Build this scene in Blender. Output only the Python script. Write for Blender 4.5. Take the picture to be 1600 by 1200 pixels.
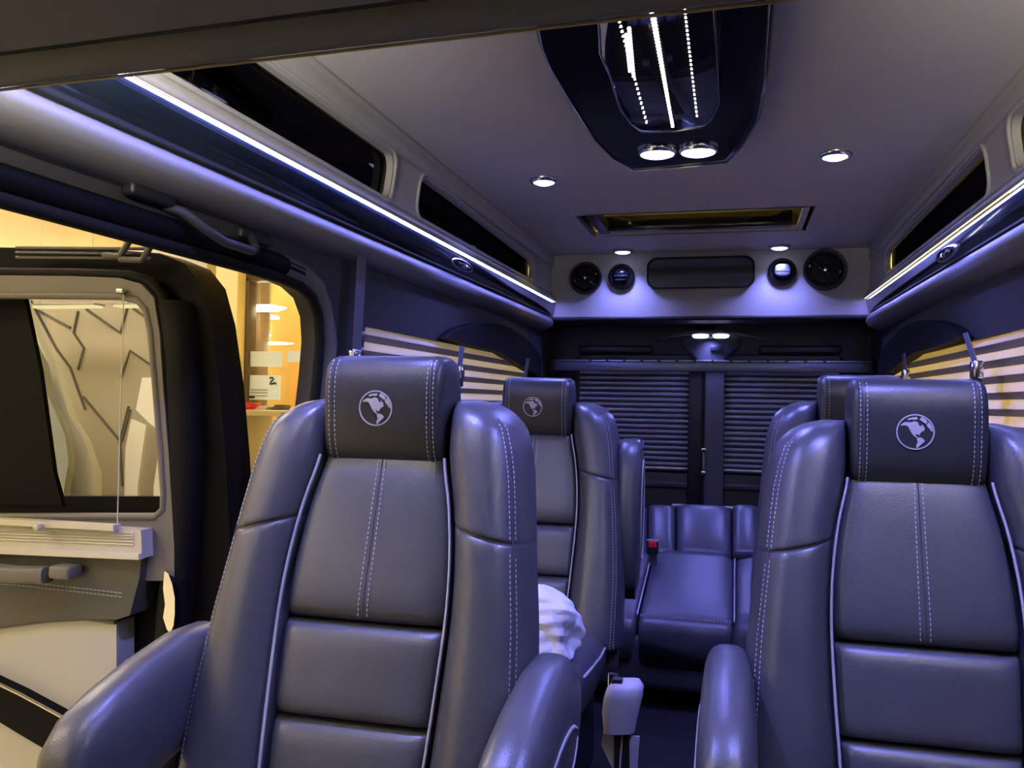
import bpy, bmesh, math, random
from mathutils import Vector, Matrix
random.seed(7)
sc = bpy.context.scene
for o in list(bpy.data.objects): bpy.data.objects.remove(o, do_unlink=True)
col = sc.collection
R = math.radians

# ------------------------------------------------------------------ camera
FPX = 1350.0
CAM = Vector((0, 0, 1.12))
PSI, PIT, ROL = R(14.5), R(1.15), R(1.0)
Fw = Vector((-math.sin(PSI)*math.cos(PIT), math.cos(PSI)*math.cos(PIT), math.sin(PIT)))
R0 = Vector((math.cos(PSI), math.sin(PSI), 0)); U0 = R0.cross(Fw)
Rt = R0*math.cos(ROL) + U0*math.sin(ROL); Up = U0*math.cos(ROL) - R0*math.sin(ROL)
cd = bpy.data.cameras.new('camera'); cam = bpy.data.objects.new('camera', cd); col.objects.link(cam)
cd.sensor_width = 36; cd.lens = FPX/1600*36; cd.clip_start = 0.02; cd.clip_end = 100
M = Matrix((Rt, Up, -Fw)).transposed().to_4x4(); M.translation = CAM; cam.matrix_world = M
sc.camera = cam
def ray(u, v): return Fw + Rt*((u-800)/FPX) + Up*((600-v)/FPX)
def at_y(u, v, Y): d = ray(u, v); return CAM + d*((Y-CAM.y)/d.y)
def at_x(u, v, X): d = ray(u, v); return CAM + d*((X-CAM.x)/d.x)
def at_z(u, v, Z): d = ray(u, v); return CAM + d*((Z-CAM.z)/d.z)

# ------------------------------------------------------------------ world, exposure
w = bpy.data.worlds.new('world'); sc.world = w; w.use_nodes = True
w.node_tree.nodes['Background'].inputs[0].default_value = (1.0, .86, .62, 1)
w.node_tree.nodes['Background'].inputs[1].default_value = 0.05
vs = sc.view_settings
vs.view_transform = 'Standard'; vs.look = 'None'; vs.gamma = 1; vs.use_curve_mapping = False
vs.exposure = -0.15

VIOLET = (.22, .225, 1.0)
COOL = (.22, .23, 1.0)
# ------------------------------------------------------------------ helpers
def tag(o, label=None, cat=None, group=None, kind=None):
    if label: o['label'] = label
    if cat: o['category'] = cat
    if group: o['group'] = group
    if kind: o['kind'] = kind
    return o
def empty(name, loc=(0,0,0), rz=0):
    o = bpy.data.objects.new(name, None); col.objects.link(o); o.empty_display_size = .05
    o.location = loc; o.rotation_euler = (0, 0, rz); return o
def mk(name, verts, faces, mat, parent=None, smooth=True, angle=None):
    me = bpy.data.meshes.new(name); me.from_pydata([tuple(v) for v in verts], [], faces); me.update()
    bm = bmesh.new(); bm.from_mesh(me); bmesh.ops.recalc_face_normals(bm, faces=bm.faces); bm.to_mesh(me); bm.free()
    return link(name, me, mat, parent, smooth, angle)
def link(name, me, mat, parent=None, smooth=True, angle=None):
    if mat: me.materials.append(mat)
    if smooth:
        me.shade_smooth()
        if angle: me.set_sharp_from_angle(angle=R(angle))
    o = bpy.data.objects.new(name, me); col.objects.link(o); o.parent = parent
    return o
def bmo(name, bm, mat, parent=None, smooth=True, angle=35):
    me = bpy.data.meshes.new(name); bmesh.ops.recalc_face_normals(bm, faces=bm.faces); bm.to_mesh(me); bm.free()
    return link(name, me, mat, parent, smooth, angle)
def add_box(bm, c, s, bev=0, seg=2, rot=None):
    r = bmesh.ops.create_cube(bm, size=1); vs_ = r['verts']
    for v in vs_: v.co = Vector((v.co.x*s[0], v.co.y*s[1], v.co.z*s[2]))
    if bev:
        es = list({e for v in vs_ for e in v.link_edges})
        rr = bmesh.ops.bevel(bm, geom=es, offset=bev, segments=seg, affect='EDGES', profile=.5)
        vs_ = list({v for f in rr['faces'] for v in f.verts} | {v for v in vs_ if v.is_valid})
    for v in vs_:
        p = v.co.copy()
        if rot: p = rot @ p
        v.co = p + Vector(c)
    return vs_
def box(name, c, s, mat, parent=None, bev=.004, seg=2, rot=None):
    bm = bmesh.new(); add_box(bm, c, s, bev, seg, rot); return bmo(name, bm, mat, parent)
def sring(c, ex, ey, a, b, n=2.0, N=24):
    out = []
    for i in range(N):
        t = 2*math.pi*i/N; cx, sx = math.cos(t), math.sin(t)
        x = math.copysign(abs(cx)**(2/n), cx)*a; y = math.copysign(abs(sx)**(2/n), sx)*b
        out.append(Vector(c) + Vector(ex)*x + Vector(ey)*y)
    return out
def loft(name, rings, mat, parent=None, cap=True, smooth=True, angle=None, closed=True):
    N = len(rings[0]); V = [p for r in rings for p in r]; F = []
    for i in range(len(rings)-1):
        for j in range(N if closed else N-1):
            k = (j+1) % N
            F.append((i*N+j, i*N+k, (i+1)*N+k, (i+1)*N+j))
    if cap:
        F.append(tuple(range(N))); F.append(tuple(range((len(rings)-1)*N, len(rings)*N)))
    return mk(name, V, F, mat, parent, smooth, angle)
def tube_geo(pts, r, N=8):
    pts = [Vector(p) for p in pts]; rings = []
    up = None
    for i, p in enumerate(pts):
        t = (pts[min(i+1, len(pts)-1)] - pts[max(i-1, 0)]).normalized()
        if up is None: up = t.orthogonal().normalized()
        up = (up - t*up.dot(t)).normalized(); s = t.cross(up)
        rr = r[i] if isinstance(r, (list, tuple)) else r
        rings.append([p + up*rr*math.cos(2*math.pi*k/N) + s*rr*math.sin(2*math.pi*k/N) for k in range(N)])
    return rings
def tube(name, pts, r, mat, parent=None, N=8): return loft(name, tube_geo(pts, r, N), mat, parent, angle=60)
def ribbon(name, pts, wvec, th, mat, parent=None, bev=0):
    """flat strap: centre line pts, width vector, thickness normal computed"""
    rings = []; pts = [Vector(p) for p in pts]; wv = Vector(wvec)
    for i, p in enumerate(pts):
        t = (pts[min(i+1, len(pts)-1)] - pts[max(i-1, 0)]).normalized()
        n = t.cross(wv).normalized()*th/2
        rings.append([p-wv/2-n, p+wv/2-n, p+wv/2+n, p-wv/2+n])
    return loft(name, rings, mat, parent, smooth=False)
def plate(name, outer, holes, f3, th, mat, parent=None, angle=35, sub=None):
    """flat outline with holes in (a,b), mapped by f3(a,b,depth); depth 0..th"""
    bm = bmesh.new(); edges = []; loops = []
    for lp in [outer] + list(holes):
        vs_ = [bm.verts.new((a, b, 0)) for a, b in lp]; loops.append(vs_)
        for i in range(len(vs_)): edges.append(bm.edges.new((vs_[i], vs_[(i+1) % len(vs_)])))
    bmesh.ops.triangle_fill(bm, edges=edges, use_beauty=True)
    bm.verts.index_update()
    flat = [v.co.copy() for v in bm.verts]; tris = [tuple(v.index for v in f.verts) for f in bm.faces]
    L = [[v.index for v in lp] for lp in loops]; bm.free()
    n = len(flat); V = [f3(p.x, p.y, 0) for p in flat] + [f3(p.x, p.y, th) for p in flat]
    F = [t for t in tris] + [tuple(n+i for i in reversed(t)) for t in tris]
    for lp in L:
        for i in range(len(lp)):
            a, b = lp[i], lp[(i+1) % len(lp)]; F.append((a, b, n+b, n+a))
    return mk(name, V, F, mat, parent, True, angle)
def rrect(a0, a1, b0, b1, r, n=6):
    """rounded rectangle outline; r one radius or four (a1b1, a0b1, a0b0, a1b0)"""
    rs = r if isinstance(r, (list, tuple)) else [r]*4
    out = []
    for (cx, cy, q, s0) in ((a1, b1, rs[0], 0), (a0, b1, rs[1], 90), (a0, b0, rs[2], 180), (a1, b0, rs[3], 270)):
        ox = cx - q if cx == a1 else cx + q; oy = cy - q if cy == b1 else cy + q
        for k in range(n+1):
            t = R(s0 + 90*k/n); out.append((ox + q*math.cos(t), oy + q*math.sin(t)))
    return out
def lin(x, tab):
    if x <= tab[0][0]: return tab[0][1]
    for (a, b), (c, d) in zip(tab, tab[1:]):
        if x <= c: return b + (d-b)*(x-a)/(c-a)
    return tab[-1][1]
def sm(x, tab):     # smooth interpolation
    if x <= tab[0][0]: return tab[0][1]
    n = len(tab)
    for i in range(n-1):
        if x <= tab[i+1][0]:
            x0, y0 = tab[i]; x1, y1 = tab[i+1]; t = (x-x0)/(x1-x0); h = x1-x0
            m0 = (y1-tab[i-1][1])/(x1-tab[i-1][0]) if i > 0 else (y1-y0)/h
            m1 = (tab[i+2][1]-y0)/(tab[i+2][0]-x0) if i+2 < n else (y1-y0)/h
            return (2*t**3-3*t*t+1)*y0 + (t**3-2*t*t+t)*h*m0 + (-2*t**3+3*t*t)*y1 + (t**3-t*t)*h*m1
    return tab[-1][1]
def el(u, k):
    if isinstance(k, tuple): k = k[0] if u < 0 else k[1]
    return max(0.0, 1-abs(u)**k)**(1.0/k)
def pillow(name, P, yb, dep, ku, kv, mat, parent=None, nu=22, nv=22):
    """padded panel: P(u,v)->(x,z), front surface y = yb(x,z) - dep*el(u)*el(v)"""
    us = [math.sin(math.pi/2*(2*i/nu-1)) for i in range(nu+1)]; us[0] = -1; us[-1] = 1
    ws = [math.sin(math.pi/2*(2*i/nv-1)) for i in range(nv+1)]; ws[0] = -1; ws[-1] = 1
    V = []; F = []
    for v in ws:
        for u in us: V.append(pil_pt(P, yb, dep, ku, kv, u, v))
    W = nu+1
    for j in range(nv):
        for i in range(nu): F.append((j*W+i, j*W+i+1, (j+1)*W+i+1, (j+1)*W+i))
    rim = [i for i in range(W)] + [j*W+nu for j in range(1, nv+1)] + [nv*W+i for i in range(nu-1, -1, -1)] + [j*W for j in range(nv-1, 0, -1)]
    F.append(tuple(rim))
    return mk(name, V, F, mat, parent, True, 70)
def pil_pt(P, yb, dep, ku, kv, u, v, off=0):
    x, z = P(u, v); return Vector((x, yb(x, z) - dep*el(u, ku)*el(v, kv) - off, z))
def dashes(name, lines, mat, parent, n=(0,-1,0), step=.0085, ln=.0050, wd=.0013):
    V = []; F = []; n = Vector(n)
    for pts in lines:
        pts = [Vector(p) for p in pts]; acc = 0; nxt = 0
        for a, b in zip(pts, pts[1:]):
            L = (b-a).length
            if L < 1e-6: continue
            t = (b-a)/L
            while nxt < acc + L:
                c = a + t*(nxt-acc); s = t.cross(n).normalized()*wd/2; m = s.cross(t).normalized()*wd/2; e = t*ln/2; k = len(V)
                for ee in (-e, e):
                    for q in (s+m, -s+m, -s-m, s-m): V.append(c+ee+q)
                F += [(k,k+1,k+2,k+3),(k+4,k+7,k+6,k+5)] + [(k+i,k+4+i,k+4+(i+1)%4,k+(i+1)%4) for i in range(4)]
                nxt += step
            acc += L
    o = mk(name, V, F, mat, parent, False); o['kind'] = 'stuff'; return o
def copy_tree(o, parent=None):
    c = o.copy(); col.objects.link(c); c.parent = parent
    for ch in list(o.children): copy_tree(ch, c)
    return c

# ------------------------------------------------------------------ materials
def mat(name, base, rough=.5, metal=0, spec=.5, bump=0, bscale=200, var=0, vscale=6, emit=None, es=0, coat=0, trans=0, alpha=1, btype='noise', sheen=0):
    m = bpy.data.materials.new(name); m.use_nodes = True; nt = m.node_tree; p = nt.nodes['Principled BSDF']
    p.inputs['Base Color'].default_value = (*base, 1); p.inputs['Roughness'].default_value = rough
    p.inputs['Metallic'].default_value = metal; p.inputs['Specular IOR Level'].default_value = spec
    p.inputs['Coat Weight'].default_value = coat; p.inputs['Transmission Weight'].default_value = trans
    p.inputs['Sheen Weight'].default_value = sheen
    if emit: p.inputs['Emission Color'].default_value = (*emit, 1); p.inputs['Emission Strength'].default_value = es
    tc = nt.nodes.new('ShaderNodeTexCoord')
    if var:
        nz = nt.nodes.new('ShaderNodeTexNoise'); nz.inputs['Scale'].default_value = vscale; nz.inputs['Detail'].default_value = 5
        nt.links.new(tc.outputs['Object'], nz.inputs['Vector'])
        rp = nt.nodes.new('ShaderNodeValToRGB'); rp.color_ramp.elements[0].position = .3; rp.color_ramp.elements[1].position = .7
        rp.color_ramp.elements[0].color = (*[c*(1-var) for c in base], 1); rp.color_ramp.elements[1].color = (*[min(1, c*(1+var)) for c in base], 1)
        nt.links.new(nz.outputs['Fac'], rp.inputs['Fac']); nt.links.new(rp.outputs['Color'], p.inputs['Base Color'])
    if bump:
        if btype == 'voronoi':
            b2 = nt.nodes.new('ShaderNodeTexVoronoi'); b2.inputs['Scale'].default_value = bscale; out = b2.outputs['Distance']
        else:
            b2 = nt.nodes.new('ShaderNodeTexNoise'); b2.inputs['Scale'].default_value = bscale; b2.inputs['Detail'].default_value = 3; out = b2.outputs['Fac']
        nt.links.new(tc.outputs['Object'], b2.inputs['Vector'])
        bp = nt.nodes.new('ShaderNodeBump'); bp.inputs['Strength'].default_value = bump; bp.inputs['Distance'].default_value = .002
        nt.links.new(out, bp.inputs['Height']); nt.links.new(bp.outputs['Normal'], p.inputs['Normal'])
    return m
def tint(name, c, gl=.08):      # thin tinted pane: tinted see-through plus mirror gloss
    m = bpy.data.materials.new(name); m.use_nodes = True; nt = m.node_tree; nt.nodes.remove(nt.nodes['Principled BSDF'])
    o = nt.nodes['Material Output']; t = nt.nodes.new('ShaderNodeBsdfTransparent'); t.inputs[0].default_value = (*c, 1)
    g = nt.nodes.new('ShaderNodeBsdfGlossy'); g.inputs['Roughness'].default_value = .02
    mx = nt.nodes.new('ShaderNodeMixShader'); mx.inputs[0].default_value = gl
    nt.links.new(t.outputs[0], mx.inputs[1]); nt.links.new(g.outputs[0], mx.inputs[2]); nt.links.new(mx.outputs[0], o.inputs[0]); return m
def cloth_trans(name, c, tr=.5):   # translucent pleated cloth
    m = bpy.data.materials.new(name); m.use_nodes = True; nt = m.node_tree; nt.nodes.remove(nt.nodes['Principled BSDF'])
    o = nt.nodes['Material Output']; d = nt.nodes.new('ShaderNodeBsdfDiffuse'); d.inputs[0].default_value = (*c, 1)
    t = nt.nodes.new('ShaderNodeBsdfTranslucent'); t.inputs[0].default_value = (*c, 1)
    mx = nt.nodes.new('ShaderNodeMixShader'); mx.inputs[0].default_value = tr
    nt.links.new(d.outputs[0], mx.inputs[1]); nt.links.new(t.outputs[0], mx.inputs[2]); nt.links.new(mx.outputs[0], o.inputs[0]); return m
def glow(name, c, s):
    m = bpy.data.materials.new(name); m.use_nodes = True; nt = m.node_tree; nt.nodes.remove(nt.nodes['Principled BSDF'])
    e = nt.nodes.new('ShaderNodeEmission'); e.inputs[0].default_value = (*c, 1); e.inputs[1].default_value = s
    nt.links.new(e.outputs[0], nt.nodes['Material Output'].inputs[0]); return m
LEA = mat('leather_slate', (.064, .068, .077), .34, spec=.6, bump=.12, bscale=420, var=.10, vscale=9, btype='voronoi')
LEAD = mat('leather_dark', (.055, .057, .068), .45, bump=.12, bscale=420, btype='voronoi')
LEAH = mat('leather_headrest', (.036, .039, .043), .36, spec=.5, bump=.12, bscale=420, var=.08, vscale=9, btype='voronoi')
PIPE = mat('piping_grey', (.42, .43, .46), .45)
STI = mat('thread_light', (.48, .48, .52), .6)
EMB = mat('embroidery_silver', (.55, .56, .57), .5, bump=.3, bscale=900)
CEIL = mat('ceiling_vinyl', (.56, .55, .50), .62, bump=.10, bscale=500, var=.03, vscale=3, btype='voronoi')
RAIL = mat('rail_vinyl', (.44, .43, .39), .45, bump=.12, bscale=350, btype='voronoi', var=.04)
COVE = mat('cove_vinyl', (.20, .20, .205), .48, bump=.12, bscale=350, btype='voronoi')
TRIM = mat('trim_charcoal', (.034, .034, .034), .6, bump=.15, bscale=500)
TRIMG = mat('trim_grey', (.105, .105, .10), .55, bump=.15, bscale=400)
BLK = mat('black_plastic', (.012, .012, .013), .45)
BLKG = mat('black_gloss', (.008, .009, .010), .12, spec=.4)
PAINT = mat('black_paint', (.003, .003, .004), .5, spec=.08)
RUB = mat('rubber_seal', (.008, .008, .008), .7, spec=.15)
SASH = mat('sash_black', (.004, .004, .004), .6, spec=.1)
GLOSS = mat('valance_gloss', (.014, .022, .030), .10, coat=.7, var=.15, vscale=3)
GLASS = tint('window_smoked', (.004, .0025, .002), .035)
GLASS2 = tint('window_grey', (.82, .82, .80), .06)
CLEAR = tint('pane_clear', (.90, .90, .88), .06)
MIR = mat('smoked_mirror', (.16, .19, .21), .10, metal=.85)
MIRB = mat('smoked_acrylic', (.016, .016, .02), .05, coat=1)
CHR = mat('chrome', (.75, .76, .78), .15, metal=1)
SATIN = mat('satin_steel', (.45, .47, .50), .35, metal=.9)
CARP = mat('carpet_black', (.004, .004, .005), .95, bump=.6, bscale=700)
WEB = mat('belt_webbing', (.11, .11, .13), .7, bump=.4, bscale=700)
RED = mat('red_button', (.75, .02, .02), .35)
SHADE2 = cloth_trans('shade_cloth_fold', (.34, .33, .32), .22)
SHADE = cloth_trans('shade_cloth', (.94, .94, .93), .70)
SHADER = mat('shade_rear_cloth', (.30, .31, .34), .35, metal=.35)
BEIGE = mat('beige_carpet', (.52, .53, .49), .9, bump=.35, bscale=600)
DGREY = mat('door_grey_vinyl', (.075, .078, .070), .55, bump=.12, bscale=380, btype='voronoi')
DTOP = mat('door_frame_taupe', (.165, .158, .140), .5, bump=.1, bscale=380, btype='voronoi')
HLIN = mat('header_olive', (.20, .215, .195), .65, bump=.2, bscale=600)
PAPER = mat('white_paper', (.78, .80, .84), .7, bump=.2, bscale=60)
ALU = mat('shade_box_cream', (.60, .59, .52), .45)
LED_W = glow('led_white', (.78, .80, 1.0), 5)
LED_D = glow('led_dot', (1.0, .96, .86), 16)
LED_L = glow('led_lamp', (.55, .57, 1.0), 8)

# ------------------------------------------------------------------ van proportions
XC = -.165            # van centre line
HC = 1.91             # ceiling height
YB = 4.56             # rear bulkhead
YR = 4.95             # rear doors
def dl(Y, n, f): return n + (f-n)*(Y-1.2)/(YB-1.2)
def WD(Y): return lin(Y, [(0.2, .96), (1.2, .95), (2.2, .90), (3.2, .875), (5.2, .86)])   # inner face of side wall
def lamp_spot(name, loc, e, colr, ang=120, blend=.6, rad=.03, tgt=(0,0,-1), parent=None):
    l = bpy.data.lights.new(name, 'SPOT'); l.energy = e; l.color = colr; l.spot_size = R(ang); l.spot_blend = blend; l.shadow_soft_size = rad
    o = bpy.data.objects.new(name, l); col.objects.link(o); o.location = loc
    o.rotation_euler = Vector(tgt).to_track_quat('-Z', 'Y').to_euler(); o.parent = parent; return o
def lamp_area(name, loc, sx, sy, e, colr, tgt=(0,0,-1), parent=None, yax=(0,1,0)):
    l = bpy.data.lights.new(name, 'AREA'); l.shape = 'RECTANGLE'; l.size = sx; l.size_y = sy; l.energy = e; l.color = colr
    o = bpy.data.objects.new(name, l); col.objects.link(o)
    z = -Vector(tgt).normalized(); y = Vector(yax); x = y.cross(z).normalized(); y = z.cross(x)
    m = Matrix((x, y, z)).transposed().to_4x4(); m.translation = loc; o.matrix_world = m
    if parent: o.parent = parent
    return o

# ------------------------------------------------------------------ structure: floor, ceiling, walls
tag(box('floor', (XC, 2.3, -.02), (1.96, 5.4, .04), CARP, bev=0), kind='structure')
def cmap(a, b, d): return Vector((a, b, HC + d))
sk0, sk1 = at_z(912, 341, HC), at_z(1253, 364, HC)
SKX0, SKX1 = XC-.50, XC+.42
SKY0, SKY1 = at_z(1080, 331, HC).y, at_z(1080, 364, HC).y
ce = plate('ceiling', [(XC-.793, .35), (XC+.793, .35), (XC+.793, YB+.02), (XC-.793, YB+.02)],
           [rrect(SKX0, SKX1, SKY0, SKY1, .03)], cmap, .02, CEIL); tag(ce, kind='structure')
# ceiling recess with roof light
g = empty('roof_hatch', (XC, (SKY0+SKY1)/2, HC)); tag(g, 'long narrow roof hatch slot with black frame in the ceiling', 'roof hatch')
def in_(g, p): return Vector(p) - g.location
cy, hy = (SKY0+SKY1)/2, (SKY1-SKY0)/2
bm = bmesh.new()
HATCH = mat('hatch_liner', (.16, .16, .07), .6)
box('liner_rear', (0, hy+.012, .10), (SKX1-SKX0+.02, .02, .20), HATCH, g, .002)
box('liner_front', (0, -hy-.012, .10), (SKX1-SKX0+.02, .02, .20), BLK, g, .002)
for s in (-1, 1): box('liner_side', (s*((SKX1-SKX0)/2+.012)-.02, 0, .10), (.02, 2*hy+.02, .20), BLK, g, .002)
box('slider_panel', (-.02, hy-.035, .045), (SKX1-SKX0-.08, .05, .07), BLKG, g, .008)
box('track', (-(SKX1-SKX0)/2+.02, 0, .03), (.05, 2*hy-.01, .05), BLK, g, .006)
box('roof_pane', (0, 0, .205), (SKX1-SKX0, 2*hy, .006), CLEAR, g, 0)
bm.free()

def PX(s, d): return XC + s*d
PROF_RAIL = [(.793,.793,.790),(.801,.799,.781),(.803,.798,.768),(.801,.793,.752),(.806,.795,.738),(.817,.803,.728)]
PROF_SILL = [(.850,.800,.578),(.846,.794,.566),(.836,.786,.556),(.832,.782,.548),(.834,.784,.541)]
PROF_GLOSS = [(.834,.784,.538),(.842,.786,.522),(.856,.790,.500),(.873,.797,.474),(.886,.806,.471),(.945,.872,.470)]
PROF_PAD = [(.945,.872,.4695),(.905,.835,.466),(.884,.812,.462),(.868,.800,.452),(.858,.792,.438),(.856,.790,.424),(.866,.798,.409),(.890,.815,.397),(.928,.842,.388),(.962,.875,.385)]
YS = [.35+.05*i for i in range(0, 85)]; YS = [y for y in YS if y < YB]+[YB]
def strip(name, s, prof, m, parent=None, kind='structure'):
    rings = [[Vector((PX(s, dl(y, a, b)), y, 1.12+h)) for a, b, h in prof] for y in YS]
    o = loft(name, rings, m, parent, cap=False, closed=False, angle=60)
    md = o.modifiers.new('solid', 'SOLIDIFY'); md.thickness = .006; md.offset = -1 if s < 0 else 1
    if not parent: tag(o, kind=kind)
    return o
nt_ = 0
for s, side in ((-1, 'left'), (1, 'right')):
    # upper wall band with the high-top windows
    def bandmap(a, b, d, s=s):
        t = (b-.578)/(.728-.578)
        n_, f_ = .850+(.817-.850)*t, .800+(.803-.800)*t
        return Vector((PX(s, dl(a, n_, f_)+d), a, 1.12+b))
    def whole(a0, a1, taper):
        o = []
        for a, b in rrect(a0, a1, .592, .716, [.045, .045, .03, .03] if not taper else [.05, .05, .05, .05]):
            if taper:   # rear window narrows rearwards
                t = (a-a0)/(a1-a0); b = .592+.006*t + (b-.592)*(1-.28*t)
            o.append((a, b))
        return o
    yw = [(.55, 2.36, False), (2.58, 4.12, True)]
    holes = [whole(*q) for q in yw]
    wl = plate('wall_%s' % side, [(.35,.578),(YB,.578),(YB,.728),(.35,.728)], holes, bandmap, .02, RAIL); tag(wl, kind='structure')
    for q in yw:
        nt_ += 1
        def pm(a, b, d, f=bandmap): return f(a, b, d+.03)
        wo = plate('window_%d' % nt_, rrect(q[0]-.03, q[1]+.03, .580, .726, .02), [], pm, .004, GLASS); tag(wo, kind='structure')
        # raised welt round the opening
        hl = whole(q[0]-.012, q[1]+.012, q[2])
        pts = [bandmap(a, b+(.012 if b > .65 else -.008), -.002) for a, b in hl]
        tube('welt', pts+[pts[0]], .006, RAIL, wo)
    tr = strip('trim_%d' % (1 if s < 0 else 2), s, PROF_RAIL, RAIL)
    sill = strip('trim_%d' % (3 if s < 0 else 4), s, PROF_SILL, RAIL)
    pad = strip('trim_%d' % (5 if s < 0 else 6), s, PROF_PAD, COVE)
    # glossy valance, thing of its own
    va = strip('gloss_valance', s, PROF_GLOSS, GLOSS, kind=None)
    if 'kind' in va: del va['kind']
    tag(va, 'glossy blue-black valance along the roof beside the %s' % ('open door' if s < 0 else 'yellow shaded window'), 'valance')
    # led strip on the lip
    pts = [Vector((PX(s, dl(y, .830, .780)), y, 1.12+.5405)) for y in YS]
    ls = tube('led_strip', pts, .0019, LED_W)
    tag(ls, 'thin white LED strip along the valance beside the %s' % ('open door' if s < 0 else 'yellow shaded window'), 'LED strip')
    for nm, h, off, e, dirv in (('led_glow_up', .556, .822, .25, (s*1.0, 0, .6)), ('led_glow_down', .536, .8255, 10, (0, 0, -1))):
        p0 = Vector((PX(s, dl(.4, off, off-.05)), .4, 1.12+h)); p1 = Vector((PX(s, dl(YB-.05, off, off-.05)), YB-.05, 1.12+h))
        lamp_area(nm, (p0+p1)/2, .006, (p1-p0).length, e, VIOLET, dirv, yax=(p1-p0).normalized())

for s in (-1, 1):
    p = Vector((PX(s, dl(3.03, .852, .789)), 3.03, 1.12+.500))
    g = empty('oval_reading_light', p); tag(g, 'oval chrome reading light set in the glossy valance by the %s' % ('open door side window' if s < 0 else 'yellow window'), 'lamp')
    ex, ey = Vector((0,1,0)), Vector((s*.45,0,-1)).normalized(); nn = Vector((-s,0,-.45)).normalized()
    loft('rim', [sring(nn*h, ex, ey, .12*k, .019*k, 2.2, 28) for h, k in ((-.012,1),(.004,1),(.008,.93),(.004,.86))], SATIN, g, cap=False, angle=60)
    loft('cover', [sring(nn*h, ex, ey, .104*k, .0165*k, 2.2, 28) for h, k in ((-.008,1),(.003,1),(.006,.8),(.007,.1))], MIRB, g)
    loft('bulb', [sring(nn*h + ex*.02, ex, ey, .022*k, .009*k, 2, 16) for h, k in ((.004,1),(.010,.8),(.011,.1))], CHR, g)
# lower side walls
def wall_low(side, s, outer, holes, m, th=.05):
    def f(a, b, d): return Vector((PX(s, WD(a)+d), a, b))
    return tag(plate('wall_%s_lower' % side, outer, holes, f, th, m), kind='structure')
def ypts(a0, a1, b, n=16): return [(a0+(a1-a0)*i/n, b) for i in range(n+1)]
SW = [(2.33, .80), (4.36, .84), (4.36, 1.305), (2.36, 1.335)]
def rsub(lo, hi, b0, b1, n=14):   # subdivided window hole
    return [(lo+(hi-lo)*i/n, b0) for i in range(n+1)] + [(hi-(hi-lo)*i/n, b1-(b1-b1)*0) for i in range(n+1)]
hole_w = [(2.30+(4.30-2.30)*i/12, .82) for i in range(13)] + [(4.30-(4.30-2.36)*i/12, 1.335) for i in range(13)]
door_hole = [(.30, .10), (1.0, .10), (1.80, .10), (1.88, .20), (1.93, .45), (1.99, .75), (2.045, 1.00), (2.075, 1.18), (2.085, 1.27), (2.075, 1.335), (2.04, 1.380), (1.98, 1.402), (1.88, 1.412), (1.6, 1.416), (1.2, 1.420), (.8, 1.420), (.30, 1.40)]
outerL = ypts(.20, 5.0, 0.0, 24) + [(5.0-(5.0-.20)*i/24, 1.60) for i in range(25)]
wall_low('left', -1, outerL, [door_hole, hole_w], TRIM)
hole_f = [(.30+(1.75-.30)*i/10, .82) for i in range(11)] + [(1.75-(1.75-.30)*i/10, 1.335) for i in range(11)]
wall_low('right', 1, outerL, [hole_w], TRIM)
# seal round the door opening and padded pillar trim behind it
def dm(a, b, d): return Vector((PX(-1, WD(a)+d), a, b))
sl = tube('trim_7', [dm(a, b, -.004) for a, b in door_hole[2:]], .014, RUB); tag(sl, kind='structure')
off = [(a+(.055 if b < 1.33 else .03), b+(.0 if b < 1.33 else .03)) for a, b in door_hole[3:13]]
sl = tube('trim_8', [dm(a, b, .012) for a, b in off], .034, TRIMG, N=12); tag(sl, kind='structure')
off2 = [(a, b+.034) for a, b in door_hole[11:]]
sl = tube('trim_9', [dm(a, b, .004) for a, b in off2], .026, SASH, N=12); tag(sl, kind='structure')

# rear bulkhead, rear header, rear doors
bkz = 1.575
bk = plate('wall_rear', [(PX(-1,.84), bkz), (PX(1,.84), bkz), (PX(1,.80), HC+.01), (PX(-1,.80), HC+.01)], [], lambda a, b, d: Vector((a, YB+d, b)), .03, RAIL); tag(bk, kind='structure')
tag(tube('trim_10', [(PX(-1,.86), YB+.01, bkz-.005), (PX(1,.86), YB+.01, bkz-.005)], .014, TRIM, N=10), kind='structure')
tag(box('ceiling_rear', (XC, (YB+YR)/2+.02, bkz-.002), (1.74, YR-YB+.02, .02), TRIM, bev=0), kind='structure')
hdr = plate('wall_rear_lower', [(PX(-1,.9), 0), (PX(1,.9), 0), (PX(1,.9), bkz), (PX(-1,.9), bkz)],
            [rrect(PX(-1,.74), PX(1,.74), .05, 1.40, .06)], lambda a, b, d: Vector((a, YR-.02+d, b)), .03, TRIM); tag(hdr, kind='structure')
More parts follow.
